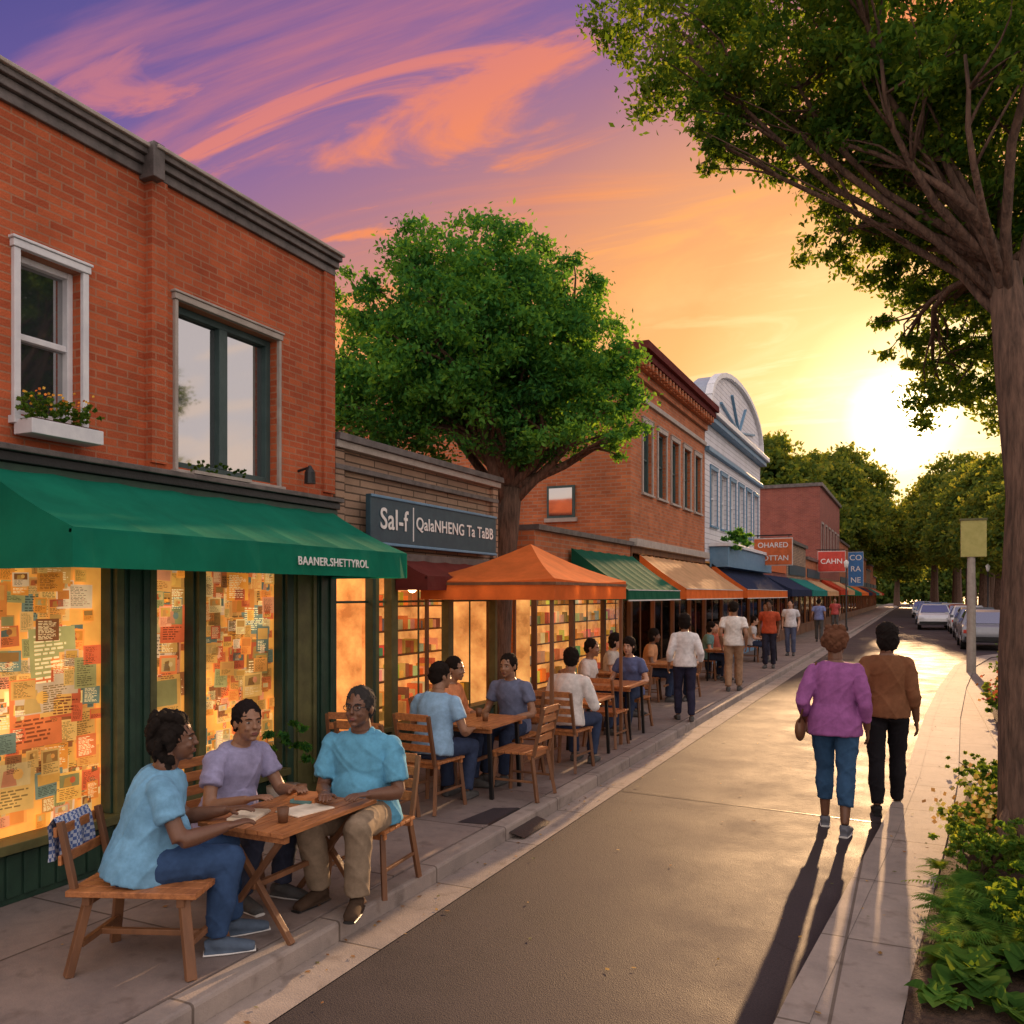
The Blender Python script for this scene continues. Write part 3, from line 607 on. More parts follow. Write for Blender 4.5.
awning('awning',52.5,58,-3.9,2.9,2.3,2.0,M['aw_red']); awning('awning',59,65,-3.9,2.9,2.3,2.0,M['aw_cream'])
y=66.1; cm=['aw_green','aw_orange','aw_navy','aw_maroon','aw_teal','aw_cream','aw_red']
for i in range(7):
    L=random.uniform(7,12); lowshop('brick_shop_building',y,y+L,random.uniform(3.6,6),random.choice([M['brick3'],M['brick5'],M['siding'],M['siding_w']]),M['wood2'],cm[i%7]); y+=L+.05
awning('awning',12.6,15.8,-4.0,2.75,2.08,1.92,M['aw_dgreen'],edge=M['trimwhite'])
awning('awning',16.3,22.2,-4.0,2.8,2.12,1.92,M['aw_cream'],M['aw_orange'],edge=M['trimwhite'])
awning('awning',22.9,30.6,-4.0,2.85,2.15,1.92,M['aw_navy'],M['aw_orange'],edge=M['trimwhite'])
def hsign(name,y,x0,x1,z0,z1,mat,txt,sz):
    e=empty(name); mb=MB(); mb.box(x0,x1,y,y+.1,z0,z1,mat); mb.box(x0-.02,x1+.02,y+.02,y+.08,z0-.03,z1+.03,M['trimwhite']); mb.beam((XF,y+.05,z1+.12),(x1,y+.05,z1+.12),.04,.04,M['metal']); mb.beam((x0+.1,y+.05,z1),(x0+.1,y+.05,z1+.12),.02,.02,M['metal']); mb.beam((x1-.1,y+.05,z1),(x1-.1,y+.05,z1+.12),.02,.02,M['metal'])
    mb.finish('sign_board',e); 
    for i,t in enumerate(txt): text(t,((x0+x1)/2,y-.008,z1-(z1-z0)*(i+.5)/len(txt)),sz,FY,M['letter'],e,bold=.002)
hsign('hanging_sign',29,-4.85,-3.65,3.0,3.85,M['orange_sign'],['OHARED','COTTAN'],.24)
hsign('hanging_sign',50,-4.9,-3.5,3.3,4.4,M['red_sign'],['CAHN'],.4)
hsign('hanging_sign',60,-4.0,-3.1,2.6,4.8,M['blue_sign'],['CO','RA','NE'],.5)

# --- orange canopy tent
T=empty('orange_canopy_tent'); mb=MB(); x0,x1,y0,y1=-4.88,-3.3,7.95,10.3; zc,ze,zv=2.60,2.17,1.95; px,py=(x0+x1)/2,(y0+y1)/2
cn=[(x0,y0),(x1,y0),(x1,y1),(x0,y1)]
for i in range(4):
    a=cn[i];b=cn[(i+1)%4]; n=8
    for j in range(n):
        t0,t1=j/n,(j+1)/n
        def P(t,s):
            ex,ey=a[0]+(b[0]-a[0])*t,a[1]+(b[1]-a[1])*t
            return (px+(ex-px)*s,py+(ey-py)*s,zc+(ze-zc)*s-.04*math.sin(math.pi*s)-.03*math.sin(math.pi*t)*s)
        for q in range(5):
            s0,s1=q/5,(q+1)/5
            mb.face([P(t0,s0),P(t0,s1),P(t1,s1),P(t1,s0)],M['aw_orange'])
        e0=(a[0]+(b[0]-a[0])*t0,a[1]+(b[1]-a[1])*t0); e1=(a[0]+(b[0]-a[0])*t1,a[1]+(b[1]-a[1])*t1)
        z0=ze-.03*math.sin(math.pi*t0); z1=ze-.03*math.sin(math.pi*t1)
        mb.face([(e0[0],e0[1],z0),(e0[0],e0[1],zv),(e1[0],e1[1],zv),(e1[0],e1[1],z1)],M['aw_orange'])
mb.finish('canopy_fabric',T)
mb=MB()
for (x,y) in cn: sx=.05 if x==x0 else -.05; sy=.05 if y==y0 else -.05; mb.beam((x+sx,y+sy,.12),(x+sx,y+sy,ze-.03),.035,.035,M['wood2'])
for a,b in zip(cn,cn[1:]+cn[:1]): mb.beam((a[0],a[1],ze-.05),(b[0],b[1],ze-.05),.03,.03,M['wood2'])
for i in range(4):
    a=cn[i]; b=cn[(i+1)%4]
    for j in range(1,4):
        t=j/4; x=a[0]+(b[0]-a[0])*t; y=a[1]+(b[1]-a[1])*t; x=px+(x-px)*.9; y=py+(y-py)*.9; v,f=ellipsoid((x,y,ze-.12),(.022,.022,.028),None,8,6); mb.mesh(v,f,M['lamp'])
mb.finish('posts',T)

# ------------------------------------------------------------ furniture
def table(name,loc,rz,L=.8,W=.55,h=.63,mat='wood',cross=True):
    e=empty(name,loc,rz); mb=MB(); n=max(5,int(W/.085))
    for i in range(n): a=-W/2+W*i/n; mb.box(a+.003,a+W/n-.003,-L/2,L/2,h-.025,h,M[mat])
    mb.box(-W/2+.03,W/2-.03,-L/2+.05,-L/2+.09,h-.07,h-.026,M[mat]); mb.box(-W/2+.03,W/2-.03,L/2-.09,L/2-.05,h-.07,h-.026,M[mat])
    for sy in (-1,1):
        y=sy*(L/2-.1)
        if cross:
            mb.beam((-W/2+.05,y,0),(W/2-.08,y,h-.05),.035,.03,M['wood2']); mb.beam((W/2-.05,y+.032,0),(-W/2+.08,y+.032,h-.05),.035,.03,M['wood2'])
        else:
            for sx in (-1,1): mb.beam((sx*(W/2-.04),y,0),(sx*(W/2-.07),y,h-.05),.035,.035,M['metal'])
    mb.beam((0,-L/2+.1,h*.45),(0,L/2-.1,h*.45),.03,.03,M['wood2'])
    mb.finish('tabletop_and_legs',e,bevel=.003); return e
def chair(name,loc,rz,mat='wood',w=.42,d=.42,h=.44,bh=.85,legs='wood2',back=True):
    e=empty(name,loc,rz); mb=MB(); n=6
    for i in range(n): a=-d/2+d*i/n; mb.box(-w/2,w/2,a+.004,a+d/n-.004,h-.02,h,M[mat])
    mb.box(-w/2+.01,w/2-.01,d/2-.05,d/2-.02,h-.06,h-.022,M[mat]); mb.box(-w/2+.01,w/2-.01,-d/2+.02,-d/2+.05,h-.06,h-.022,M[mat])
    for sx in (-1,1):
        mb.beam((sx*(w/2-.0),d/2-.0,0),(sx*(w/2-.035),d/2-.035,h-.022),.032,.032,M[legs]); mb.beam((sx*(w/2),-d/2-.05,0),(sx*(w/2-.035),-d/2+.02,h-.022),.032,.032,M[legs])
        mb.beam((sx*(w/2-.02),-d/2,h*.4),(sx*(w/2-.02),d/2,h*.4),.02,.02,M[legs])
        if back: mb.beam((sx*(w/2-.03),-d/2+.0,h-.03),(sx*(w/2-.03),-d/2-.1,bh),.03,.03,M[legs])
    if back:
        for i in range(4): z=h+.12+(bh-h-.14)*i/3; yy=-d/2-.1*(z-h)/(bh-h); mb.box(-w/2+.04,w/2-.04,yy-.01,yy+.008,z-.03,z+.03,M[mat])
    mb.finish('seat_back_legs',e,bevel=.003); return e
def bench(name,loc,rz,w=.66,d=.44,h=.42):
    e=empty(name,loc,rz); mb=MB(); n=5
    for i in range(n): a=-d/2+d*i/n; mb.box(-w/2,w/2,a+.004,a+d/n-.004,h-.03,h,M['wood'])
    for sx in (-1,1):
        for sy in (-1,1): mb.beam((sx*(w/2-.02),sy*(d/2+.0),0),(sx*(w/2-.09),sy*(d/2-.07),h-.03),.05,.04,M['wood2'])
        mb.beam((sx*(w/2-.06),-d/2+.04,h*.35),(sx*(w/2-.06),d/2-.04,h*.35),.03,.03,M['wood2']); mb.box(sx*(w/2-.09)-.02,sx*(w/2-.09)+.02,-d/2+.03,d/2-.03,h-.08,h-.032,M['wood2'])
    mb.beam((-w/2+.06,0,h*.35),(w/2-.06,0,h*.35),.03,.03,M['wood2'])
    for sy in (-1,1): mb.beam((-w/2+.03,sy*(d/2-.05),h-.04),(-w/2-.05,sy*(d/2-.05),h+.33),.035,.03,M['wood2'])
    for z in (.14,.28): mb.beam((-w/2-.02-.05*z/.3,-d/2+.03,h+z),(-w/2-.02-.05*z/.3,d/2-.03,h+z),.018,.05,M['wood'])
    mb.finish('seat_and_legs',e,bevel=.004); return e

# ------------------------------------------------------------ people
def remesh(name,parts,voxel,mat,parent,smooth=2,wr=0,wf=9,sm=.5):
    V=[];F=[]
    for vs,fs in parts:
        b=len(V); V+=[tuple(p) for p in vs]; F+=[tuple(b+i for i in f) for f in fs]
    me=bpy.data.meshes.new(name); me.from_pydata(V,[],F); o=bpy.data.objects.new(name,me); COL.objects.link(o)
    m=o.modifiers.new('r','REMESH'); m.mode='VOXEL'; m.voxel_size=voxel
    s=o.modifiers.new('s','SMOOTH'); s.iterations=smooth; s.factor=sm
    dg=bpy.context.evaluated_depsgraph_get(); me2=bpy.data.meshes.new_from_object(o.evaluated_get(dg)); bpy.data.objects.remove(o); bpy.data.meshes.remove(me)
    me2.name=name; n=len(me2.vertices)
    if wr and n:
        co=np.empty(n*3); me2.vertices.foreach_get('co',co); co=co.reshape(-1,3); no=np.empty(n*3); me2.vertices.foreach_get('normal',no); no=no.reshape(-1,3)
        ph=random.random()*6
        w=np.sin(co[:,2]*wf*2.3+3*np.sin(co[:,0]*wf*.8+ph)+2*np.sin(co[:,1]*wf+ph*2))*.6+np.sin(co[:,0]*wf*2.9+co[:,2]*wf*1.4+2*np.sin(co[:,1]*wf*1.7+ph))*.4+np.sin(co[:,1]*wf*3.7-co[:,2]*wf*2.1+2.5*np.sin(co[:,0]*wf*2+ph))*.4
        w2=1-np.abs(np.sin(co[:,2]*wf*1.1+2.2*np.sin(co[:,0]*wf*.9+ph)+1.7*np.sin(co[:,1]*wf*.8+ph)))
        w3=1-np.abs(np.sin(co[:,2]*wf*1.9-co[:,0]*wf*1.5+2.4*np.sin(co[:,1]*wf*1.3+ph*1.7)))
        co=co+no*((w*.8+.7+w2**4*2.2+w3**5*1.8)*wr)[:,None]; me2.vertices.foreach_set('co',co.reshape(-1))
    me2.polygons.foreach_set('use_smooth',[True]*len(me2.polygons)); me2.materials.clear(); me2.materials.append(mat); me2.update()
    return link(name,me2,parent)
def ik(a,c,l1,l2,pole):
    a=Vector(a);c=Vector(c);d=c-a;L=d.length; Lm=min(L,(l1+l2)*.995)
    if L>Lm: c=a+d*(Lm/L); d=c-a; L=Lm
    x=(l1*l1-l2*l2+L*L)/(2*L); h=math.sqrt(max(0,l1*l1-x*x)); dn=d.normalized(); p=Vector(pole); p=(p-dn*p.dot(dn))
    if p.length<1e-4: p=dn.orthogonal()
    p.normalize(); return a+dn*x+p*h, c
SK={}
def skin(c):
    k=tuple(c)
    if k not in SK: SK[k]=pmat('skin_tone',c,tuple(v*.82 for v in c),scale=20,rough=.45,bump=.03,bscale=300,spec=.5)
    return SK[k]
CL={}
def cm_(c):
    k=tuple(c)
    if k not in CL: CL[k]=cloth('clothing_fabric',c,.72,scale=14)
    return CL[k]
EYEW=pmat('eye_white',(.38,.35,.32),rough=.3,bump=0); EYED=pmat('eye_dark',(.02,.012,.01),rough=.2,bump=0); LIP=pmat('lips',(.22,.07,.06),rough=.5,bump=0)
def person(name,loc,heading,H=1.7,pose='stand',skinc=(.25,.12,.07),shirt=(.3,.5,.7),pants=(.04,.06,.12),shoes=(.1,.1,.1),hairc=(.015,.01,.008),hair='short',female=False,
           lean=0,side=0,feet=None,hands=None,hyaw=0,hpitch=0,det=1,sleeve=.55,pantlen=1,glasses=False,heavy=1.0,seat=.45,twist=0,hemdrop=.0,elbow_pole=None,handdir=None,fcurl=.5,collar=False):
    e=empty(name,loc,R(heading)); s=H/1.7; V=Vector
    vx=.011*(1 if det>=1 else (1.5 if det==.5 else 2)); ha=heavy**.6
    pz=(seat+.09*s) if pose=='sit' else .935*s
    P0=V((0,0,pz)); U=V((math.sin(R(side)),math.sin(R(lean)),math.cos(R(lean)))).normalized()
    Xa=V((math.cos(R(twist)),math.sin(R(twist)),0)); Xa=(Xa-U*Xa.dot(U)).normalized(); Ya=U.cross(Xa)
    def S(t,x=0,y=0): return P0+U*(t*s)+Xa*(x*s)+Ya*(y*s)
    hv=heavy; sw=.16 if female else .182
    hipw=.09*s
    hips={k:P0+V((sx*hipw,0,-.02*s)) for k,sx in (('L',-1),('R',1))}
    if feet is None:
        feet={'L':((-.11,.40,0),(0,1)),'R':((.12,.36,0),(0,1))} if pose=='sit' else {'L':((-.1,.0,0),(0,1)),'R':((.1,.02,0),(0,1))}
    if hands is None:
        hands={'L':(-.2,.33,.66),'R':(.2,.33,.66)} if pose=='sit' else {'L':(-.235,.05,.86*s),'R':(.235,.03,.86*s)}
    skn=skin(skinc); bp=[]; sp=[]; pp=[]; shp=[]
    ts=[(-.06,.155,.11),(.02,.17*hv,.12*hv),(.12,.148*hv,.108*hv),(.22,.148*hv,.108*hv),(.33,.160*ha,.12*ha),(.40,.155*ha,.108*ha),(.445,.125*ha,.09*ha),(.475,.090*ha,.072),(.505,.058,.056)]
    def tors(inc,t0=-1,t1=2):
        pts=[];rs=[]
        for t,w,d in ts:
            if t<t0 or t>t1: continue
            pts.append(S(t)); rs.append(((w+inc)*s,(d+inc)*s))
        return tube(pts,rs,20,side=Xa)
    bp.append(tors(-.016)); bp.append(tube([S(.46),S(.53,0,.01),S(.60,0,.02)],[.054*s*ha,.053*s*ha,.052*s],12))
    sp.append(tors(.009,.0,.48))
    sp.append(tube([S(-.07-hemdrop),S(.0),S(.12)],[((.19*hv)*s,(.150*hv)*s),((.188*hv)*s,(.145*hv)*s),((.155*hv+.008)*s,(.12*hv)*s)],20,side=Xa))
    if female: sp+= [ellipsoid(S(.31,sx*.07,.085),(.068*s,.058*s,.062*s)) for sx in (-1,1)]
    if hv>1.05: sp.append(ellipsoid(S(.12,0,.05*hv),(.14*s*hv,.12*s*hv,.14*s*hv)))
    if collar:
        for sx in (-1,1): sp.append(tube([S(.487,sx*.03,-.055),S(.49,sx*.068,.0),S(.455,sx*.045,.075),S(.43,sx*.03,.10)],[.013*s,.014*s,.013*s,.006*s],8))
    pp.append(tube([P0+V((0,0,-.10*s)),P0+V((0,0,-.02*s)),P0+U*.06*s,P0+U*.10*s],[((.13)*s*hv,.105*s*hv),(.16*s*hv,.118*s*hv),(.15*s*hv,.108*s*hv),(.13*s*hv,.09*s*hv)],18,side=(1,0,0)))
    for k,sx in (('L',-1),('R',1)):
        (fx,fy,fz),(dx,dy)=feet[k]; fd=V((dx,dy,0)).normalized(); an=V((fx,fy,fz+.085*s)); hp=hips[k]
        kn,an=ik(hp,an,.43*s,.415*s,V((sx*.15,1,.25)) if pose=='sit' else V((sx*.05,1,0)))
        bp.append(tube([hp,hp.lerp(kn,.5),kn],[.072*s,.064*s,.048*s],12)); cf=kn.lerp(an,.3)-fd*.014
        bp.append(tube([kn,cf,kn.lerp(an,.65),an],[.050*s*ha,.056*s*ha,.042*s*ha,.034*s],12))
        if pantlen>0:
            endp=kn.lerp(an,min(1,pantlen)*.96) 
            pp.append(tube([hp+V((-sx*.01,0,.02)),hp.lerp(kn,.22),hp.lerp(kn,.6),kn],[(.085*hv)*s,(.092*hv)*s,.079*s*ha,.066*s*ha],14))
            mid=kn.lerp(endp,.4)-fd*.01
            pp.append(tube([kn,mid,endp],[.066*s*ha,(.066)*s*ha,((.058 if not female else .048)*(1 if pantlen>=1 else 1.15))*s*ha],14))
            pp.append(ellipsoid(kn,(.066*s*ha,)*3))
            pp.append(ellipsoid(hp+V((-sx*.02,-.022*s,-.035*s)),(.085*s*hv,.095*s*hv,.085*s*hv)))
        base=V((an.x,an.y,fz)); sdv=V((fd.y,-fd.x,0))
        ft=[base-fd*.055*s+V((0,0,.04*s)),base+V((0,0,.05*s)),base+fd*.09*s+V((0,0,.038*s)),base+fd*.16*s+V((0,0,.028*s)),base+fd*.195*s+V((0,0,.024*s))]
        shp.append(tube(ft,[(.032*s,.036*s),(.038*s,.05*s),(.044*s,.036*s),(.045*s,.028*s),(.028*s,.02*s)],12,side=sdv))
        shp.append(tube([an,base+V((0,0,.05*s))],[.04*s,.045*s],10))
        shp.append(tube([base-fd*.06*s+V((0,0,.012)),base+fd*.06*s+V((0,0,.012)),base+fd*.19*s+V((0,0,.012))],[(.036*s,.012),(.044*s,.012),(.034*s,.012)],10,side=sdv))
        if det>=1:
            so_=MB(); vs,fs=tube([base-fd*.063*s+V((0,0,.007)),base+fd*.06*s+V((0,0,.007)),base+fd*.2*s+V((0,0,.007))],[(.038*s,.009),(.047*s,.009),(.034*s,.009)],12,side=sdv); so_.mesh(vs,fs,M['trimwhite'] if sum(shoes)>.3 else M['black']); so_.finish('shoe_sole',e)
    for k,sx in (('L',-1),('R',1)):
        sh=S(.40,sx*sw*(ha**.5)); w=V(hands[k]); pole=V(elbow_pole[k]) if elbow_pole else (V((sx*.5,-.7,-.6)) if pose=='sit' else V((sx*.25,-1,0)))
        el,w=ik(sh,w,.285*s,.255*s,pole)
        bp.append(tube([S(.40,sx*.1),sh,sh.lerp(el,.5),el],[.040*s,.042*s,.043*s,.037*s*ha],12)); bp.append(tube([el,el.lerp(w,.3),w],[.037*s*ha,.040*s*ha,.026*s],12))
        se=sh.lerp(el,min(1,sleeve*1.0)) 
        sp.append(tube([S(.41,sx*.06),S(.412,sx*sw*.7),sh+(el-sh)*.06,sh.lerp(se,.55),se],[.052*s,.060*s,.064*s,.063*s*ha,(.062*ha if sleeve<1 else .052)*s],14)); sp.append(ellipsoid(sh,(.063*s,)*3))
        if sleeve>=1:
            f=min(1,(sleeve-1)*1.0+.001)
            if f>.05: sp.append(tube([el,el.lerp(w,f*.5),el.lerp(w,f)],[.052*s*ha,.050*s*ha,.040*s],12)); sp.append(ellipsoid(el,(.052*s*ha,)*3))
        D=(w-el).normalized() if not (handdir and k in handdir) else V(handdir[k]).normalized()
        if pose=='sit': D=(D+V((0,0,-min(0,D.z)*.8))).normalized()
        Nn=V((0,0,1)) if pose=='sit' or abs(D.z)<.6 else V((sx,0,0)); Nn=(Nn-D*Nn.dot(D)).normalized(); Sd=D.cross(Nn)
        th=V((-sx,.3,0)) if abs(D.z)<.6 else V((0,1,0))
        if Sd.dot(th)<0: Sd=-Sd
        hpz=[tube([w-D*.02*s,w+D*.02*s,w+D*.055*s,w+D*.088*s],[(.026*s,.02*s),(.033*s,.016*s),(.04*s,.014*s),(.038*s,.012*s)],12,side=Sd)]
        for off,ln,cu in ((.028,.066,.9),(.010,.076,1.0),(-.009,.07,1.1),(-.027,.055,1.25)):
            p=w+D*.08*s+Sd*off*s; ang=fcurl*cu*.6; pts=[p]
            for q,fr in enumerate((.45,.32,.23)):
                a=ang*(q+.7); d=(D*math.cos(a)-Nn*math.sin(a)+Sd*off*2).normalized(); p=p+d*ln*s*fr; pts.append(p)
            hpz.append(tube(pts,[.0095*s,.009*s,.0082*s,.0068*s],8))
        p=w+D*.022*s+Sd*.026*s; t1=p+(D*.6+Sd*.75-Nn*.25).normalized()*.038*s; t2=t1+(D*.9+Sd*.35-Nn*.3).normalized()*.032*s
        hpz.append(tube([p-Sd*.01,t1,t2],[.014*s,.0115*s,.0085*s],8))
        remesh('hand',hpz,.0045 if det>=1 else (.006 if det==.5 else .008),skn,e,1)
    remesh('body',bp,vx,skn,e,2)
    wr=.0040 if det>=1 else .0032
    remesh('shirt',sp,vx*.8,cm_(shirt),e,3,wr,8)
    if pantlen>0: remesh('trousers',pp,vx*.85,cm_(pants),e,3,wr*.8,10)
    remesh('shoes',shp,.007 if det>=1 else .012,cm_(shoes),e,2)
    hc=S(.632,0,.022); B=Matrix.Rotation(R(hyaw),4,'Z')@Matrix.Rotation(R(-hpitch),4,'X')
    HM=Matrix.Translation(hc)@B@Matrix.Scale(s*1.03,4)
    def EL(c,r,u=16,v=12): return ellipsoid(c,r,HM,u,v)
    hp=[EL((0,-.005,.025),(.075,.093,.093)),EL((0,.022,-.04),(.059*(ha**.5),.068,.072)),EL((0,.012,-.01),(.066,.08,.08)),EL((0,.062,-.098),(.022,.02,.015)),EL((0,.098,-.03),(.0135,.016,.012)),EL((0,.092,-.012),(.008,.014,.024)),EL((0,.08,.02),(.048,.014,.011)),EL((.033,.07,-.035),(.02,.018,.018)),EL((-.033,.07,-.035),(.02,.018,.018)),
        EL((.077,-.008,-.008),(.008,.019,.03)),EL((-.077,-.008,-.008),(.008,.019,.03)),EL((0,.08,-.066),(.026,.013,.014))]
    hp.append(tube([HM@V((0,-.02,-.05)),S(.50,0,.005)],[.055*s,.056*s*ha],14))
    remesh('head',hp,.005 if det>=1 else .009,skn,e,2)
    if det>=.5:
        fm=MB()
        for sx in (-1,1):
            v,f=EL((sx*.031,.0775,.0),(.012,.010,.0062),10,8); fm.mesh(v,f,EYEW); v,f=EL((sx*.031,.0845,.0),(.0062,.0048,.0058),8,6); fm.mesh(v,f,EYED)
            fm.tube([HM@V((sx*.014,.0925,.018)),HM@V((sx*.032,.092,.023)),HM@V((sx*.05,.078,.018))],[.003,.0038,.002],cm_(hairc),6)
        v,f=EL((0,.0925,-.062),(.021,.004,.0035),10,6); fm.mesh(v,f,LIP); v,f=EL((0,.091,-.0705),(.018,.005,.005),10,6); fm.mesh(v,f,LIP)
        if glasses:
            for sx in (-1,1):
                pts=[HM@V((sx*.032+.023*math.cos(a),.1,.0+.017*math.sin(a))) for a in [i*math.pi/8 for i in range(17)]]; fm.tube(pts,[.0022]*17,M['black'],6)
                fm.tube([HM@V((sx*.055,.098,.004)),HM@V((sx*.078,.0,.002))],[.0022,.0022],M['black'],6)
            fm.tube([HM@V((-.009,.1,.004)),HM@V((.009,.1,.004))],[.0022,.0022],M['black'],6)
        fm.finish('face',e,smooth=True)
    hm=cm_(hairc); hh=[]
    hh.append(EL((0,-.016,.038),(.083,.092,.094)))
    hh.append(EL((0,-.05,.0),(.074,.062,.075)))
    if hair=='curly':
        for i in range(110):
            a=random.uniform(0,6.28); z=random.uniform(-.14,.13); r=.09*math.sqrt(max(.35,1-((z-.02)/.14)**2)); x=r*math.cos(a); y=r*math.sin(a)-.03
            if (y>.0 and z<.085): continue
            hh.append(EL((x,y,z),(.022,.022,.028),8,6))
        hh.append(EL((0,-.055,-.05),(.072,.045,.08)))
    if hair=='bob':
        hh.append(EL((0,-.035,-.02),(.092,.07,.1))); hh.append(EL((0,-.01,.05),(.09,.095,.09)))
    if hair=='afro':
        for i in range(60):
            a=random.uniform(0,6.28); z=random.uniform(-.02,.14); r=.088*math.sqrt(max(.1,1-((z-.03)/.13)**2)); x=r*math.cos(a); y=r*math.sin(a)-.02
            if y>.03 and z<.07: continue
            hh.append(EL((x,y,z),(.022,.022,.022),8,6))
        hh.append(EL((0,-.02,.045),(.092,.098,.095)))
    if hair=='bun': hh.append(EL((0,-.105,.05),(.04,.04,.04)))
    if hair=='long': hh.append(tube([HM@V((0,-.05,.02)),HM@V((0,-.075,-.1)),HM@V((0,-.075,-.22))],[(.08*s,.05*s),(.085*s,.035*s),(.06*s,.02*s)],14,side=HM.to_3x3()@V((1,0,0))))
    remesh('hair',hh,.006 if det>=1 else .01,hm,e,1,.003,40)
    return e
DK=(.17,.08,.046); MD=(.30,.155,.09); LT=(.54,.31,.21)
JE=(.04,.085,.19)
table('wooden_cafe_table',(-3.28,3.92,.12),0,L=.86,W=.6)
person('seated_woman',(-3.64,3.17,.12),-42,1.70,'sit',DK,(.20,.44,.66),JE,(.10,.14,.2),(.016,.012,.01),'curly',True,lean=13,feet={'L':((-.1,.46,0),(-.1,1)),'R':((.12,.36,0),(.1,1))},hands={'L':(-.13,.44,.69),'R':(.18,.42,.68)},hyaw=-12,hpitch=-4,heavy=1.25,seat=.42,sleeve=.6,hemdrop=.02)
person('seated_man',(-3.94,4.08,.12),-95,1.70,'sit',MD,(.36,.35,.55),(.05,.06,.1),(.1,.1,.1),(.015,.01,.01),'short',False,lean=16,feet={'L':((-.12,.35,0),(-.2,1)),'R':((.14,.3,0),(.2,1))},hands={'L':(-.14,.46,.68),'R':(.2,.42,.68)},hyaw=-18,hpitch=-5,seat=.40,heavy=1.08)
person('seated_man',(-3.20,4.52,.12),192,1.76,'sit',DK,(.13,.40,.60),(.30,.23,.16),(.07,.045,.03),(.04,.037,.036),'short',False,lean=4,feet={'L':((-.12,.38,0),(-.2,1)),'R':((.16,.30,0),(.3,1))},hands={'L':(-.16,.32,.68),'R':(.10,.36,.68)},hyaw=-2,hpitch=-8,glasses=True,heavy=1.25,seat=.42,sleeve=.75,collar=True)
bc=bench('wooden_bench',(-3.56,3.16,.12),R(22))
chair('wooden_chair',(-4.0,4.05,.12),R(-95),h=.40,bh=.8); chair('wooden_chair',(-3.18,4.58,.12),R(185),h=.42,bh=.8)
def papers_on(name,items,base):
    e=empty(name,base); mb=MB()
    for (x,y,w,l,h,rz,c) in items: mb.box(-w/2,w/2,-l/2,l/2,0,h,M['vcol'],c,Matrix.Translation((x,y,0))@Matrix.Rotation(rz,4,'Z'))
    mb.finish('pages_and_covers',e); return e
papers_on('books_and_papers',[(-.12,-.22,.16,.22,.012,.3,(.75,.75,.72)),(-.12,-.22,.155,.215,.016,.36,(.8,.78,.7)),(.08,.02,.2,.27,.006,-.2,(.8,.79,.75)),(-.05,.22,.14,.2,.02,.1,(.12,.3,.35)),(-.04,.22,.13,.18,.034,.25,(.6,.25,.1))],(-3.28,3.92,.752))
def cup(name,loc):
    mb=MB(); mb.tube([loc,(loc[0],loc[1],loc[2]+.08)],[.026,.034],M['wood2'],14); mb.finish(name,None,True)
cup('coffee_cup',(-3.14,3.68,.752)); cup('coffee_cup',(-3.42,4.18,.752)); 
def checked():
    m,nt,b=newmat('checked_cloth'); c=N(nt,'ShaderNodeTexChecker'); c.inputs['Scale'].default_value=55; c.inputs[1].default_value=(.5,.55,.65,1); c.inputs[2].default_value=(.08,.14,.35,1); geo=N(nt,'ShaderNodeTexCoord'); nt.links.new(geo.outputs['Object'],c.inputs[0]); nt.links.new(c.outputs[0],b.inputs['Base Color']); b.inputs['Roughness'].default_value=.9; return m
mb=MB(); ck=checked()
def cl(u,t):
    x=-.41+ (-.035 if t<.5 else .02)
    return (x+.02*math.sin(u*14)*abs(t-.5)*2-(.02 if .4<t<.6 else 0),-.17+u*.3+.01*math.sin(t*9),.77-abs(t-.5)*.45)
for i in range(12):
    for j in range(10): mb.face([cl(i/12,j/10),cl((i+1)/12,j/10),cl((i+1)/12,(j+1)/10),cl(i/12,(j+1)/10)],ck)
mb.finish('draped_cloth',bc,True)

person('walking_woman',(-.62,7.72,0),0,1.72,'stand',DK,(.34,.12,.34),(.04,.10,.20),(.16,.17,.2),(.16,.07,.04),'afro',True,lean=2,feet={'L':((-.09,.12,0),(-.1,1)),'R':((.09,-.18,.0),(.1,1))},hands={'L':(-.25,.08,.90),'R':(.25,.05,.86)},sleeve=1.6,pantlen=.66,hyaw=-8,heavy=1.12,hemdrop=.06)
person('walking_woman',(-.24,8.55,0),2,1.74,'stand',DK,(.22,.10,.05),(.014,.014,.018),(.03,.03,.03),(.014,.011,.01),'bob',True,lean=1,feet={'L':((-.08,-.14,0),(-.1,1)),'R':((.09,.14,0),(.15,1))},hands={'L':(-.24,.02,.86),'R':(.25,.06,.84)},sleeve=1.4,pantlen=1,hyaw=15,heavy=1.03)
mb=MB(); hb=empty('handbag',(-.90,7.70,.84)); v,f=ellipsoid((0,0,0),(.045,.12,.10)); mb.mesh(v,f,M['wood2']); mb.tube([(0,.08,.07),(.04,.08,.3),(.13,0,.58),(.06,-.09,.3),(0,-.08,.07)],[.008]*5,M['wood2'],6); mb.finish('bag_and_strap',hb,True)

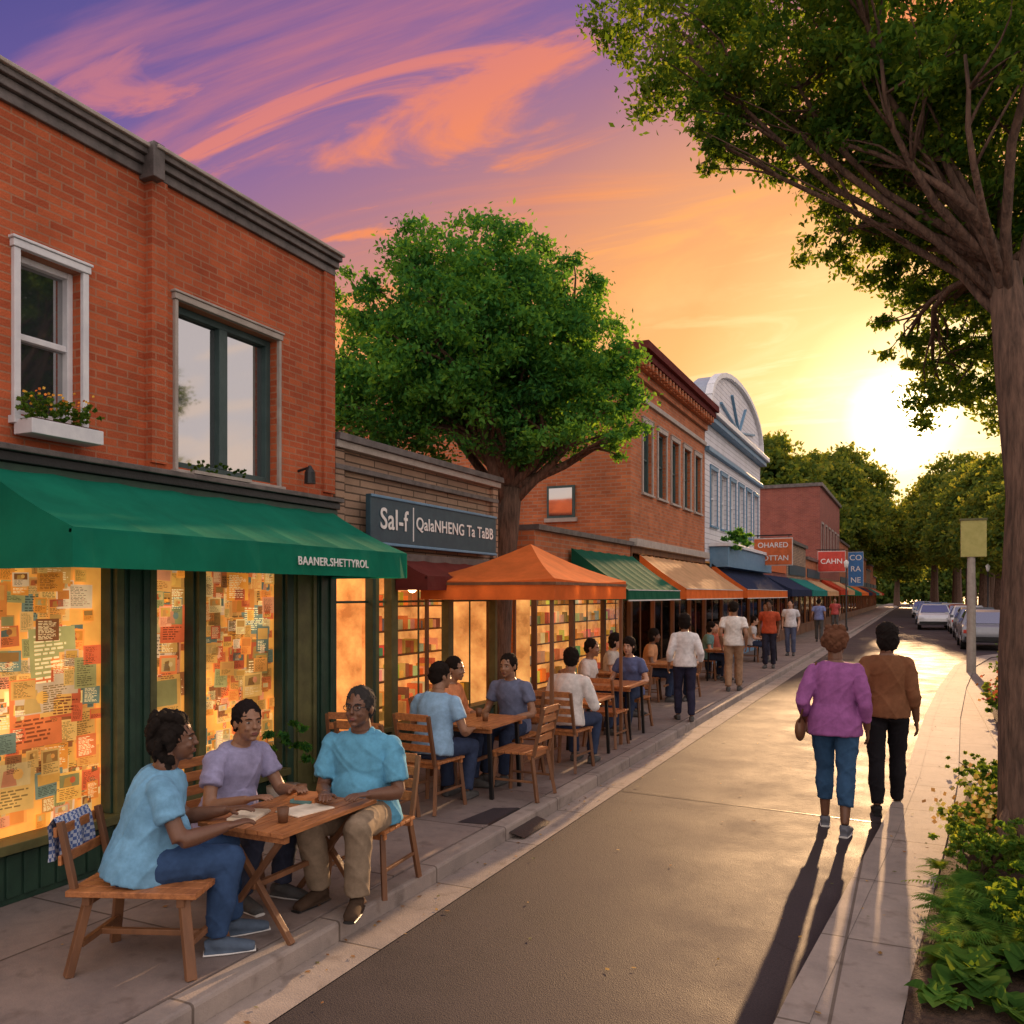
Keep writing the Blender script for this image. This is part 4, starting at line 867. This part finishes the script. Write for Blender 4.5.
table('wooden_cafe_table',(-3.78,7.28,.12),0,L=.8,W=.6,h=.68,cross=False)
table('wooden_cafe_table',(-3.55,9.3,.12),0,L=.8,W=.6,h=.68,cross=False)
table('wooden_cafe_table',(-3.6,10.9,.12),0,L=.8,W=.6,h=.7,cross=False); table('wooden_cafe_table',(-4.2,12.6,.12),0,L=.8,W=.6,h=.7,cross=False); table('wooden_cafe_table',(-3.9,14.6,.12),0,L=.8,W=.6,h=.7,cross=False)
cup('coffee_cup',(-3.7,7.2,.802)); cup('coffee_cup',(-3.9,7.45,.802)); cup('coffee_cup',(-3.5,9.3,.802))
def sitp(x,y,h,**k):
    nm=k.pop('name','seated_diner'); chair('wooden_chair',(x,y,.12),R(h)); person(nm,(x,y,.12),h,pose='sit',**k)
sitp(-3.88,6.52,-5,H=1.68,skinc=MD,shirt=(.30,.50,.72),hair='short',det=.5,lean=10,hyaw=-25,heavy=1.1)
sitp(-4.28,7.45,-85,H=1.64,skinc=MD,shirt=(.70,.28,.13),hair='long',female=True,det=.5,lean=8,sleeve=1.4)
sitp(-3.78,8.02,175,H=1.68,skinc=MD,shirt=(.16,.19,.30),hair='short',det=.5,lean=10)
sitp(-3.42,8.62,-4,H=1.72,skinc=MD,shirt=(.78,.76,.74),hair='short',det=.5,lean=6,hyaw=20,sleeve=1.3)
sitp(-4.1,10.95,-85,H=1.68,skinc=MD,shirt=(.7,.68,.65),hair='short',det=.5,lean=8)
sitp(-3.65,11.65,175,H=1.68,skinc=LT,shirt=(.12,.15,.3),hair='bob',female=True,det=.5,lean=8)
chair('wooden_chair',(-3.5,10.15,.12),R(-2)); chair('wooden_chair',(-4.15,9.35,.12),R(-85))
chair('wooden_chair',(-4.05,5.95,.12),R(0),w=.5); chair('wooden_chair',(-4.55,6.35,.12),R(20),w=.45); chair('wooden_chair',(-3.35,7.25,.12),R(90))
def st(x,y,h,**k):
    z=k.pop('z',.12); ph=random.uniform(-.14,.14)
    person(k.pop('name','pedestrian'),(x,y,z),h,pose='stand',feet={'L':((-.09,ph,0),(-.1,1)),'R':((.09,-ph,0),(.1,1))},hyaw=random.uniform(-25,25),**k)
st(-3.12,12.6,20,H=1.60,skinc=MD,shirt=(.78,.76,.76),pants=(.03,.03,.06),hair='bob',female=True,det=.5,sleeve=1.6)
st(-3.22,16.9,5,H=1.76,skinc=MD,shirt=(.80,.77,.74),pants=(.38,.24,.15),hair='short',det=.5)
st(-3.55,18.4,-20,H=1.72,skinc=LT,shirt=(.65,.66,.7),pants=(.3,.2,.15),hair='short',det=.3)
st(-3.4,22.6,180,H=1.76,skinc=DK,shirt=(.50,.09,.04),pants=(.03,.03,.05),hair='short',det=.3)
st(-3.5,27.5,180,H=1.74,skinc=LT,shirt=(.75,.75,.78),pants=(.1,.12,.2),hair='short',det=.3)
st(-4.0,26,170,H=1.66,skinc=MD,shirt=(.5,.2,.3),pants=(.05,.05,.08),hair='long',female=True,det=.3)
st(-3.5,36,0,H=1.74,skinc=MD,shirt=(.2,.25,.5),pants=(.1,.1,.1),hair='short',det=.3)
st(-3.7,46,180,H=1.74,skinc=MD,shirt=(.5,.1,.1),pants=(.1,.1,.1),hair='short',det=.3)
for (x,y,h,c) in ((-4.35,12.7,-80,(.55,.5,.45)),(-4.3,14.7,-80,(.6,.3,.15)),(-3.8,15.4,180,(.7,.68,.66)),(-4.2,18.9,-80,(.15,.3,.3)),(-4.1,19.6,180,(.6,.2,.15)),(-4.2,24.5,-80,(.6,.6,.62))):
    sitp(x,y,h,H=1.68,skinc=random.choice([MD,LT,DK]),shirt=c,hair=random.choice(['short','bob','long']),det=.3,lean=8)
for y in (18.9,24.9): table('wooden_cafe_table',(-3.85,y,.12),0,L=.8,W=.6,h=.7,cross=False)

# ------------------------------------------------------------ trees
tree('street_tree',[(-5.35,10.68,0),(-5.33,10.7,1.2),(-5.28,10.72,2.2),(-5.2,10.75,2.9),(-5.15,10.8,3.5)],[.26,.21,.19,.18,.16],
 [((-5.5,10.8,5.6),(1.5,1.5,1.3)),((-6.5,10.3,5.2),(1.2,1.0,.95)),((-7.0,9.9,4.55),(.9,.8,.7)),((-4.5,11.2,5.3),(1.05,.9,.9)),((-4.05,11.3,4.5),(.70,.8,.55)),((-5.9,10.3,6.65),(.9,.8,.6)),((-5.1,11.0,6.85),(.75,.8,.6)),
  ((-4.5,10.6,4.3),(.85,.8,.5)),((-5.9,10.2,4.35),(1.1,.8,.5)),((-6.2,11.4,5.4),(1,1,.9)),((-5.0,11.8,5.1),(1,.9,.9)),((-3.9,11.6,5.15),(.55,.6,.55)),((-7.3,10.3,5.4),(.7,.7,.6)),((-6.9,10.0,6.1),(.65,.65,.5)),((-4.4,11.2,6.2),(.6,.6,.5)),((-3.75,11.1,4.15),(.35,.5,.25)),((-5.6,9.6,5.2),(.9,.7,.8)),((-5.6,9.7,6.0),(.7,.6,.6))],.08,2300,M['leaf'],twigs=6,sub=.14,tw=90,lr=.10)
tree('shade_tree',[(.74,6.95,.05),(.71,7.0,.5),(.70,7.02,1.6),(.74,7.05,2.7),(.66,7.1,3.6),(.58,7.15,4.4)],[.25,.18,.165,.155,.14,.10],
 [((-1.56,6.45,6.1),(.65,.6,.45)),((-1.5,6.55,5.55),(.38,.4,.32)),((-1.14,7.09,5.9),(.55,.6,.42)),((-.91,7.09,6.3),(.9,.8,.55)),((-.71,7.41,5.6),(.5,.5,.35)),((-.45,7.5,5.9),(.8,.7,.55)),((-.6,7.75,5.1),(.45,.45,.32)),((-.21,8.2,5.1),(.5,.5,.35)),((.04,8.0,5.5),(.8,.75,.55)),((.12,8.36,4.85),(.55,.55,.42)),((-.1,8.75,4.35),(.36,.4,.28)),((.35,8.58,4.5),(.5,.5,.38)),
  ((.21,9.1,3.95),(.42,.5,.32)),((.45,8.99,4.1),(.5,.55,.4)),((.7,8.05,4.9),(.7,.7,.5)),((.85,8.66,4.35),(.5,.5,.4)),((.95,9.7,3.95),(.5,.5,.42)),((.33,7.9,6.4),(1.1,1.0,.7)),((.75,7.4,5.7),(1.0,.9,.65)),((-.5,6.3,6.9),(1.0,.8,.5)),((1.4,8.2,5.4),(.9,.9,.7)),((1.3,9.0,4.5),(.6,.6,.5)),((.4,9.3,5.1),(.7,.6,.5)),((-1.2,7.6,6.9),(1.0,.8,.4)),((1.5,5.8,6.6),(1,1,.7)),((-2.0,7.4,7.1),(.7,.6,.35)),
  ((-.05,7.2,5.55),(.6,.5,.4)),((.25,7.4,5.0),(.45,.4,.35)),((.5,7.7,4.4),(.35,.35,.3)),((-.2,6.5,5.75),(.55,.45,.35)),((.3,6.4,5.6),(.5,.45,.4)),((-.55,6.9,5.45),(.45,.4,.28))],.058,4600,M['leaf2'],twigs=6,sub=.13,tw=90,lr=.045)
pts,subs=clump_points([((0,0,7.5),(3.2,3.2,2.6)),((-2.2,.5,6),(2.2,2.2,1.8)),((2.3,-.4,6.2),(2.2,2.2,1.8)),((.4,-2,5.4),(2.2,2,1.6)),((-.3,2,5.6),(2.2,2,1.7)),((0,0,9.6),(1.8,1.8,1.3)),((1,1,4.4),(2,2,1))],110,.42,70)
LM=leaves_mesh('far_crown',pts,.32,M['leaf3'],.6)
tm=MB(); tm.tube([(0,0,-.1),(0,0,2),(.1,0,4),(0,.1,6.5)],[.42,.32,.28,.15],M['bark'],10)
for (a) in range(6): branch(tm,(0,0,3.5),(2.2*math.cos(a),2.2*math.sin(a),6.5),.16,.04,M['bark'])
TO=tm.finish('far_trunk_tmp'); TMm=TO.data; bpy.data.objects.remove(TO)
def fartree(x,y,sc,nm='street_tree',rz=None):
    e=empty(nm,(x,y,0),random.uniform(0,6) if rz is None else rz); e.scale=(sc,sc,sc*random.uniform(.9,1.1)); link('trunk',TMm,e); link('crown',LM,e)
for (x,y,sc) in ((-13,62,1.2),(-11.5,74,1.45),(-9,90,1.55),(-16,84,1.6),(-8,108,1.7),(-14,120,1.9),(6.5,36,.7),(6.3,48,.85),(6.0,60,1.0),(5.6,72,1.15),(5.5,86,1.35),(5.2,100,1.5),(4.5,115,1.6),(2.5,140,1.6),(-3,165,1.4),(9,130,1.8),(12,50,1.0),(-20,70,1.2),(5.0,25,.5),(-6,135,1.6),(11,18,.62),(15,22,.7),(10,12,.58)): fartree(x,y,sc)
pp_=[((x,y,random.uniform(4,8)),(7,4,random.uniform(4,6.5))) for x in range(-70,90,9) for y in (210,)]
p,_=clump_points(pp_,9,1.2,60); link('distant_trees',leaves_mesh('dt',p,1.1,M['leaf3'],.6))

# ------------------------------------------------------------ shrubs & ground plants
def shrub(name,c,r,leaf=.045,dens=16000,mat='shrub',flowers=None):
    e=empty(name,(0,0,0)); cl=[((c[0]+random.gauss(0,r*.35),c[1]+random.gauss(0,r*.35),c[2]+r*random.uniform(.35,.75)),(r*.55,r*.55,r*.45)) for _ in range(6)]
    p,_=clump_points(cl,dens,r*.16,40); link('leaves',leaves_mesh('leaves',p,leaf,M[mat],.55,-.2),e)
    mb=MB()
    for cc,_ in cl: branch(mb,c,cc[0:3],.012,.005,M['bark'],n=3,seg=5)
    if flowers:
        for i in range(110):
            q=Vector(random.choice(cl)[0])+Vector((random.gauss(0,r*.3),random.gauss(0,r*.3),random.gauss(r*.25,r*.2))); d=Vector((random.gauss(0,1),random.gauss(0,1),random.gauss(0,1))).normalized(); o=d.orthogonal().normalized(); z=r*.06
            mb.face([q+d*z,q+o*z,q-d*z,q-o*z],M['flower'],random.choice(flowers))
    mb.finish('stems',e)
def fern(name,c,L,n,mat='shrub',broad=False):
    e=empty(name,(0,0,0)); V=[];F=[]
    for i in range(n):
        a=random.uniform(0,6.28); l=L*random.uniform(.6,1.1); el=random.uniform(.5,1.3); d=Vector((math.cos(a),math.sin(a),0)); sd=Vector((-d.y,d.x,0))
        K=12 if broad else 18; pts=[Vector(c)+d*l*math.cos(el)*t+Vector((0,0,l*(math.sin(el)*t-.75*t*t*math.sin(el)))) for t in [k/K for k in range(K+1)]]
        if broad:
            for k in range(K):
                w0=l*.26*math.sin(math.pi*min(1,max(0,(k/K-.25)/.75)))+.003; w1=l*.26*math.sin(math.pi*min(1,max(0,((k+1)/K-.25)/.75)))+.003
                for sg in (-1,1):
                    b=len(V); V+=[pts[k],pts[k+1],pts[k+1]+sd*sg*w1+Vector((0,0,w1*.35)),pts[k]+sd*sg*w0+Vector((0,0,w0*.35))]; F.append((b,b+1,b+2,b+3))
        else:
            for k in range(1,K):
                w=l*.24*(1-k/K)**.7
                for sg in (-1,1):
                    tip=pts[k]+sd*sg*w+(pts[k+1]-pts[k])*.9-Vector((0,0,w*.2)); h=(pts[k+1]-pts[k])*.42; b=len(V); V+=[pts[k]-h,tip,pts[k]+h]; F.append((b,b+1,b+2))
    me=bpy.data.meshes.new('fronds'); me.from_pydata(V,[],F); at=me.attributes.new('rnd','FLOAT','POINT'); at.data.foreach_set('value',[random.random()*.3+.3*((i//40)%3) for i in range(len(V))]); me.materials.append(M[mat]); link('fronds',me,e)
FL=[(.8,.6,.1),(.75,.4,.1),(.85,.75,.3)]
shrub('garden_shrub',(.36,6.5,.08),.38,.038,24000); shrub('garden_shrub',(.48,7.6,.08),.42,.04,18000,flowers=FL); shrub('garden_shrub',(.75,8.8,.08),.42,mat='leaf2'); shrub('garden_shrub',(.40,7.05,.08),.34,.038,22000,flowers=FL)
shrub('garden_shrub',(1.1,8.2,.08),.45); shrub('garden_shrub',(.8,6.1,.08),.46,.042,18000); shrub('garden_shrub',(.75,5.3,.08),.42,.042,18000,'leaf2'); shrub('garden_shrub',(1.1,5.6,.08),.45); shrub('garden_shrub',(1.2,7.2,.08),.45,mat='leaf2'); shrub('garden_shrub',(1.0,4.7,.08),.4,.045,14000)
fern('fern',(.24,5.55,.10),.48,70); fern('fern',(.52,5.75,.10),.54,66); fern('fern',(.28,6.05,.1),.42,44); fern('fern',(.45,5.2,.1),.46,56); fern('fern',(.8,5.0,.1),.46,50); fern('fern',(.18,5.1,.1),.36,40)
fern('hosta_plant',(.26,4.75,.10),.32,38,'leaf2',True); fern('hosta_plant',(.55,4.9,.1),.34,38,'leaf2',True); fern('hosta_plant',(.80,4.55,.1),.34,30,'shrub',True); fern('hosta_plant',(.10,4.45,.10),.18,24,'shrub',True); fern('hosta_plant',(.40,4.4,.1),.26,30,'leaf2',True); fern('fern',(.15,6.6,.1),.22,30); fern('fern',(.10,4.9,.1),.2,26)
shrub('garden_shrub',(.62,10.2,.06),.26,.04,20000); shrub('garden_shrub',(.60,9.3,.06),.2,.035,20000)
shrub('flowering_shrub',(1.25,15.5,.08),.5,.07,5000,flowers=[(.8,.2,.05),(.85,.35,.05),(.7,.1,.08)]); shrub('flowering_shrub',(1.5,14.2,.08),.5,.07,5000,flowers=[(.8,.3,.05)]); shrub('flowering_shrub',(1.6,17,.08),.6,.08,4000,flowers=[(.8,.2,.05)])
shrub('garden_shrub',(2.3,15.8,.08),.8,.09,3000,'leaf2'); shrub('garden_shrub',(2.2,13.2,.08),.6,.08,3000); shrub('garden_shrub',(3,20,.08),1.0,.1,2000); shrub('garden_shrub',(3.4,24,.08),1.2,.1,1500,'leaf2'); shrub('garden_shrub',(2.8,22,.08),1.1,.1,1500,'leaf2')
mb=MB(); pe=empty('potted_plant',(0,0,0)); mb.tube([(-4.72,5.55,.12),(-4.72,5.55,.42)],[.11,.15],M['stone'],14); mb.finish('pot',pe,True)
p,_=clump_points([((-4.72,5.55,.75),(.22,.22,.3))],14000,.07); link('leaves',leaves_mesh('pl2',p,.06,M['leaf']),pe)
sp_=empty('street_sign_post'); mb=MB(); mb.tube([(1.25,24,.05),(1.25,24,3.0)],[.11,.09],M['stone'],10); mb.box(1.02,1.58,23.9,24.12,2.95,3.85,M['panel']); mb.box(1.0,1.6,23.88,24.14,3.852,3.9,M['olive']); mb.finish('post_and_panel',sp_)
def lamp(x,y):
    e=empty('street_lamp',(x,y,0)); mb=MB(); mb.tube([(0,0,0),(0,0,.3),(0,0,.35),(0,0,3.4)],[.1,.09,.05,.035],M['metal'],10); mb.tube([(0,0,3.4),(0,0,3.5),(0,0,3.75),(0,0,3.85)],[.05,.09,.13,.02],M['trimwhite'],10); mb.finish('post_and_globe',e,True)
lamp(3.9,40); lamp(3.9,58); lamp(-3.3,48)

# ------------------------------------------------------------ cars
def car(loc,rz,col,name='parked_car'):
    e=empty(name,loc,rz); paint=pmat('car_paint',col,tuple(c*.9 for c in col),rough=.25,bump=0,spec=.7); mb=MB()
    prof=[(-2.2,.35),(-2.22,.62),(-2.05,.86),(-1.5,.93),(-.95,1.36),(-.5,1.45),(.35,1.43),(1.05,.98),(1.9,.86),(2.18,.68),(2.22,.38),(2.0,.28),(-2.0,.28)]
    def hw(z): return .88 if z<.9 else .88-(z-.9)*.42
    n=len(prof); vs=[(sx*hw(z),y,z) for sx in (-1,1) for y,z in prof]
    fs=[tuple(range(n)),tuple(range(2*n-1,n-1,-1))]+[(i,n+i,n+(i+1)%n,(i+1)%n) for i in range(n)]
    mb.mesh(vs,fs,paint)
    o=mb.finish('car_body',e,bevel=.06)
    g=MB()
    for sx in (-1,1):
        g.face([(sx*(hw(.95)+.006),-1.3,.97),(sx*(hw(.95)+.006),.92,.97),(sx*(hw(1.36)+.008),.35,1.37),(sx*(hw(1.36)+.008),-.82,1.37)],M['wglass'])
    g.face([(-.74,1.08,.995),(.74,1.08,.995),(.62,.42,1.41),(-.62,.42,1.41)],M['wglass']); g.face([(-.74,-1.5,.96),(.74,-1.5,.96),(.62,-.97,1.365),(-.62,-.97,1.365)],M['wglass'])
    g.box(-.8,.8,-2.26,-2.2,.36,.5,M['black']); g.box(-.8,.8,2.2,2.26,.36,.5,M['black'])
    for sx in (-1,1): g.box(sx*.72-.12,sx*.72+.12,-2.24,-2.19,.62,.74,M['red_sign']); g.box(sx*.7-.14,sx*.7+.14,2.15,2.22,.6,.72,M['white']); g.box(sx*.97-.07,sx*.97+.07,.72,.84,.95,1.07,paint)
    g.finish('windows_and_lights',e)
    w=MB()
    for sx in (-1,1):
        for y in (-1.35,1.4):
            w.tube([(sx*.70,y,.33),(sx*.90,y,.33)],[.33,.33],M['tyre'],20); w.tube([(sx*.85,y,.33),(sx*.912,y,.33)],[.2,.19],M['chrome'],16)
    w.finish('wheels',e)
car((2.4,37,0),0,(.25,.27,.3)); car((2.5,44,0),0,(.1,.12,.16)); car((2.5,51,0),0,(.6,.62,.65)); car((2.5,58,0),0,(.3,.05,.04)); car((1.0,56,0),R(180),(.65,.67,.7),'car'); car((.6,84,0),R(180),(.5,.55,.6),'car'); car((2.3,66,0),0,(.5,.5,.5)); car((1.6,75,0),0,(.2,.25,.35)); car((.9,66,0),R(180),(.15,.25,.4),'car')

# ------------------------------------------------------------ world, sun
SD=Vector((-.012,1.0,.19)).normalized()
w=bpy.data.worlds.new('World'); scn.world=w; w.use_nodes=True; nt=w.node_tree; nt.nodes.clear()
L_=nt.links.new
out=N(nt,'ShaderNodeOutputWorld'); bg=N(nt,'ShaderNodeBackground'); tc=N(nt,'ShaderNodeTexCoord'); nrm=N(nt,'ShaderNodeVectorMath',operation='NORMALIZE'); L_(tc.outputs['Generated'],nrm.inputs[0])
def mth(op,a,b=None,c=None):
    n=N(nt,'ShaderNodeMath',operation=op)
    for i,x in enumerate((a,b,c)):
        if x is None: continue
        if isinstance(x,(int,float)): n.inputs[i].default_value=x
        else: L_(x,n.inputs[i])
    return n.outputs[0]
dp=N(nt,'ShaderNodeVectorMath',operation='DOT_PRODUCT'); L_(nrm.outputs[0],dp.inputs[0]); dp.inputs[1].default_value=SD
ang=mth('DIVIDE',mth('ARCCOSINE',dp.outputs['Value']),math.pi)
sp=N(nt,'ShaderNodeSeparateXYZ'); L_(nrm.outputs[0],sp.inputs[0])
ele=mth('DIVIDE',mth('ARCSINE',sp.outputs[2]),math.pi)
pv=mth('ADD',mth('MULTIPLY',ang,.5),mth('MULTIPLY',mth('MAXIMUM',ele,0),.9))
d=lambda a:a/180
base=ramp(nt,[(d(5),(1.0,.70,.30)),(d(14),(1.0,.58,.20)),(d(21),(.98,.45,.14)),(d(28),(.90,.36,.13)),(d(34),(.70,.28,.18)),(d(39),(.45,.205,.26)),(d(44),(.29,.15,.32)),(d(50),(.16,.105,.33)),(d(58),(.075,.072,.27)),(d(70),(.15,.14,.34)),(d(180),(.3,.28,.5))])
cld=ramp(nt,[(d(5),(1.1,.85,.5)),(d(20),(1.05,.60,.24)),(d(28),(1.0,.43,.13)),(d(35),(1.0,.31,.085)),(d(41),(.95,.27,.11)),(d(47),(.75,.22,.19)),(d(54),(.42,.16,.28)),(d(70),(.25,.2,.4)),(d(180),(.4,.36,.55))])
L_(pv,base.inputs[0]); L_(pv,cld.inputs[0])
mxz=mth('MAXIMUM',mth('ADD',sp.outputs[2],.16),.05)
cb=N(nt,'ShaderNodeCombineXYZ'); L_(mth('DIVIDE',sp.outputs[0],mxz),cb.inputs[0]); L_(mth('DIVIDE',sp.outputs[1],mxz),cb.inputs[1])
def cloudlayer(rot,scl,loc,sc,lo,hi,amt):
    mp=N(nt,'ShaderNodeMapping'); mp.inputs['Rotation'].default_value=(0,0,R(rot)); mp.inputs['Scale'].default_value=scl; mp.inputs['Location'].default_value=loc; L_(cb.outputs[0],mp.inputs[0])
    no=N(nt,'ShaderNodeTexNoise'); no.inputs['Scale'].default_value=sc; no.inputs['Detail'].default_value=9; no.inputs['Roughness'].default_value=.58; no.inputs['Distortion'].default_value=1.0; L_(mp.outputs[0],no.inputs['Vector'])
    cr=ramp(nt,[(lo,(0,0,0)),(hi,(amt,amt,amt))],'EASE'); L_(no.outputs['Fac'],cr.inputs[0]); return cr
c1=cloudlayer(-15,(.75,1.9,1),(.4,.9,0),1.0,.45,.64,1.0); c2=cloudlayer(-50,(.8,2.8,1),(2.4,1.7,0),1.6,.53,.66,.9)
mxx=N(nt,'ShaderNodeMix',data_type='RGBA',blend_type='LIGHTEN'); mxx.inputs[0].default_value=1; L_(c1.outputs[0],mxx.inputs[6]); L_(c2.outputs[0],mxx.inputs[7])
mx=N(nt,'ShaderNodeMix',data_type='RGBA'); L_(mxx.outputs[2],mx.inputs[0]); L_(base.outputs[0],mx.inputs[6]); L_(cld.outputs[0],mx.inputs[7])
amb=ramp(nt,[(d(60),(0,0,0)),(d(84),(1,1,1))]); L_(ang,amb.inputs[0])  # sky far from the sun raised as added ambient light
side_fill=ramp(nt,[(.16,(0,0,0)),(.5,(1,1,1))]); L_(sp.outputs[0],side_fill.inputs[0])  # sky brightened out of view to light facades and window reflections
am=N(nt,'ShaderNodeMix',data_type='RGBA',blend_type='LIGHTEN'); am.inputs[0].default_value=1; L_(amb.outputs[0],am.inputs[6]); L_(side_fill.outputs[0],am.inputs[7])
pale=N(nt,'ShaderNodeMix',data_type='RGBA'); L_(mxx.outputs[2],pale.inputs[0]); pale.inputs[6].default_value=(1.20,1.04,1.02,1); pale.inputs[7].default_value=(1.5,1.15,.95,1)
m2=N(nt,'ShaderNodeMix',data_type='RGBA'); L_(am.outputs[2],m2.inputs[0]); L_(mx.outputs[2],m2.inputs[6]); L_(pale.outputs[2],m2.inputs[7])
hal=ramp(nt,[(0,(14,12,8)),(d(.8),(7,5.6,3.2)),(d(1.8),(2.4,1.9,1.1)),(d(3.5),(1.0,.8,.45)),(d(7),(.42,.33,.16)),(d(14),(.12,.09,.03)),(d(26),(0,0,0))]); L_(ang,hal.inputs[0])
m3=N(nt,'ShaderNodeMix',data_type='RGBA',blend_type='ADD'); m3.inputs[0].default_value=1; L_(m2.outputs[2],m3.inputs[6]); L_(hal.outputs[0],m3.inputs[7])
sky=N(nt,'ShaderNodeTexSky'); sky.sky_type='NISHITA'; sky.sun_disc=False; sky.sun_elevation=math.asin(SD.z); sky.sun_rotation=math.atan2(SD.x,SD.y)
sm=N(nt,'ShaderNodeMix',data_type='RGBA',blend_type='ADD'); sm.inputs[0].default_value=.003; L_(m3.outputs[2],sm.inputs[6]); L_(sky.outputs[0],sm.inputs[7])
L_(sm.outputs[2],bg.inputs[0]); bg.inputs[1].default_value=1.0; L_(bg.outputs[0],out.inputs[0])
sl=bpy.data.lights.new('sun','SUN'); sl.energy=7.5; sl.angle=R(.6); sl.color=(1,.60,.30); so=bpy.data.objects.new('sun',sl); COL.objects.link(so); so.rotation_euler=(-SD).to_track_quat('-Z','Y').to_euler()

# ------------------------------------------------------------ camera
cam=bpy.data.cameras.new('camera'); co=bpy.data.objects.new('camera',cam); COL.objects.link(co); cam.sensor_width=36; cam.lens=36*850/1024; cam.shift_y=83/1024; cam.clip_end=2000; cam.clip_start=.05
co.location=(0,0,2.0); co.rotation_euler=(R(90),0,R(25.4)); scn.camera=co
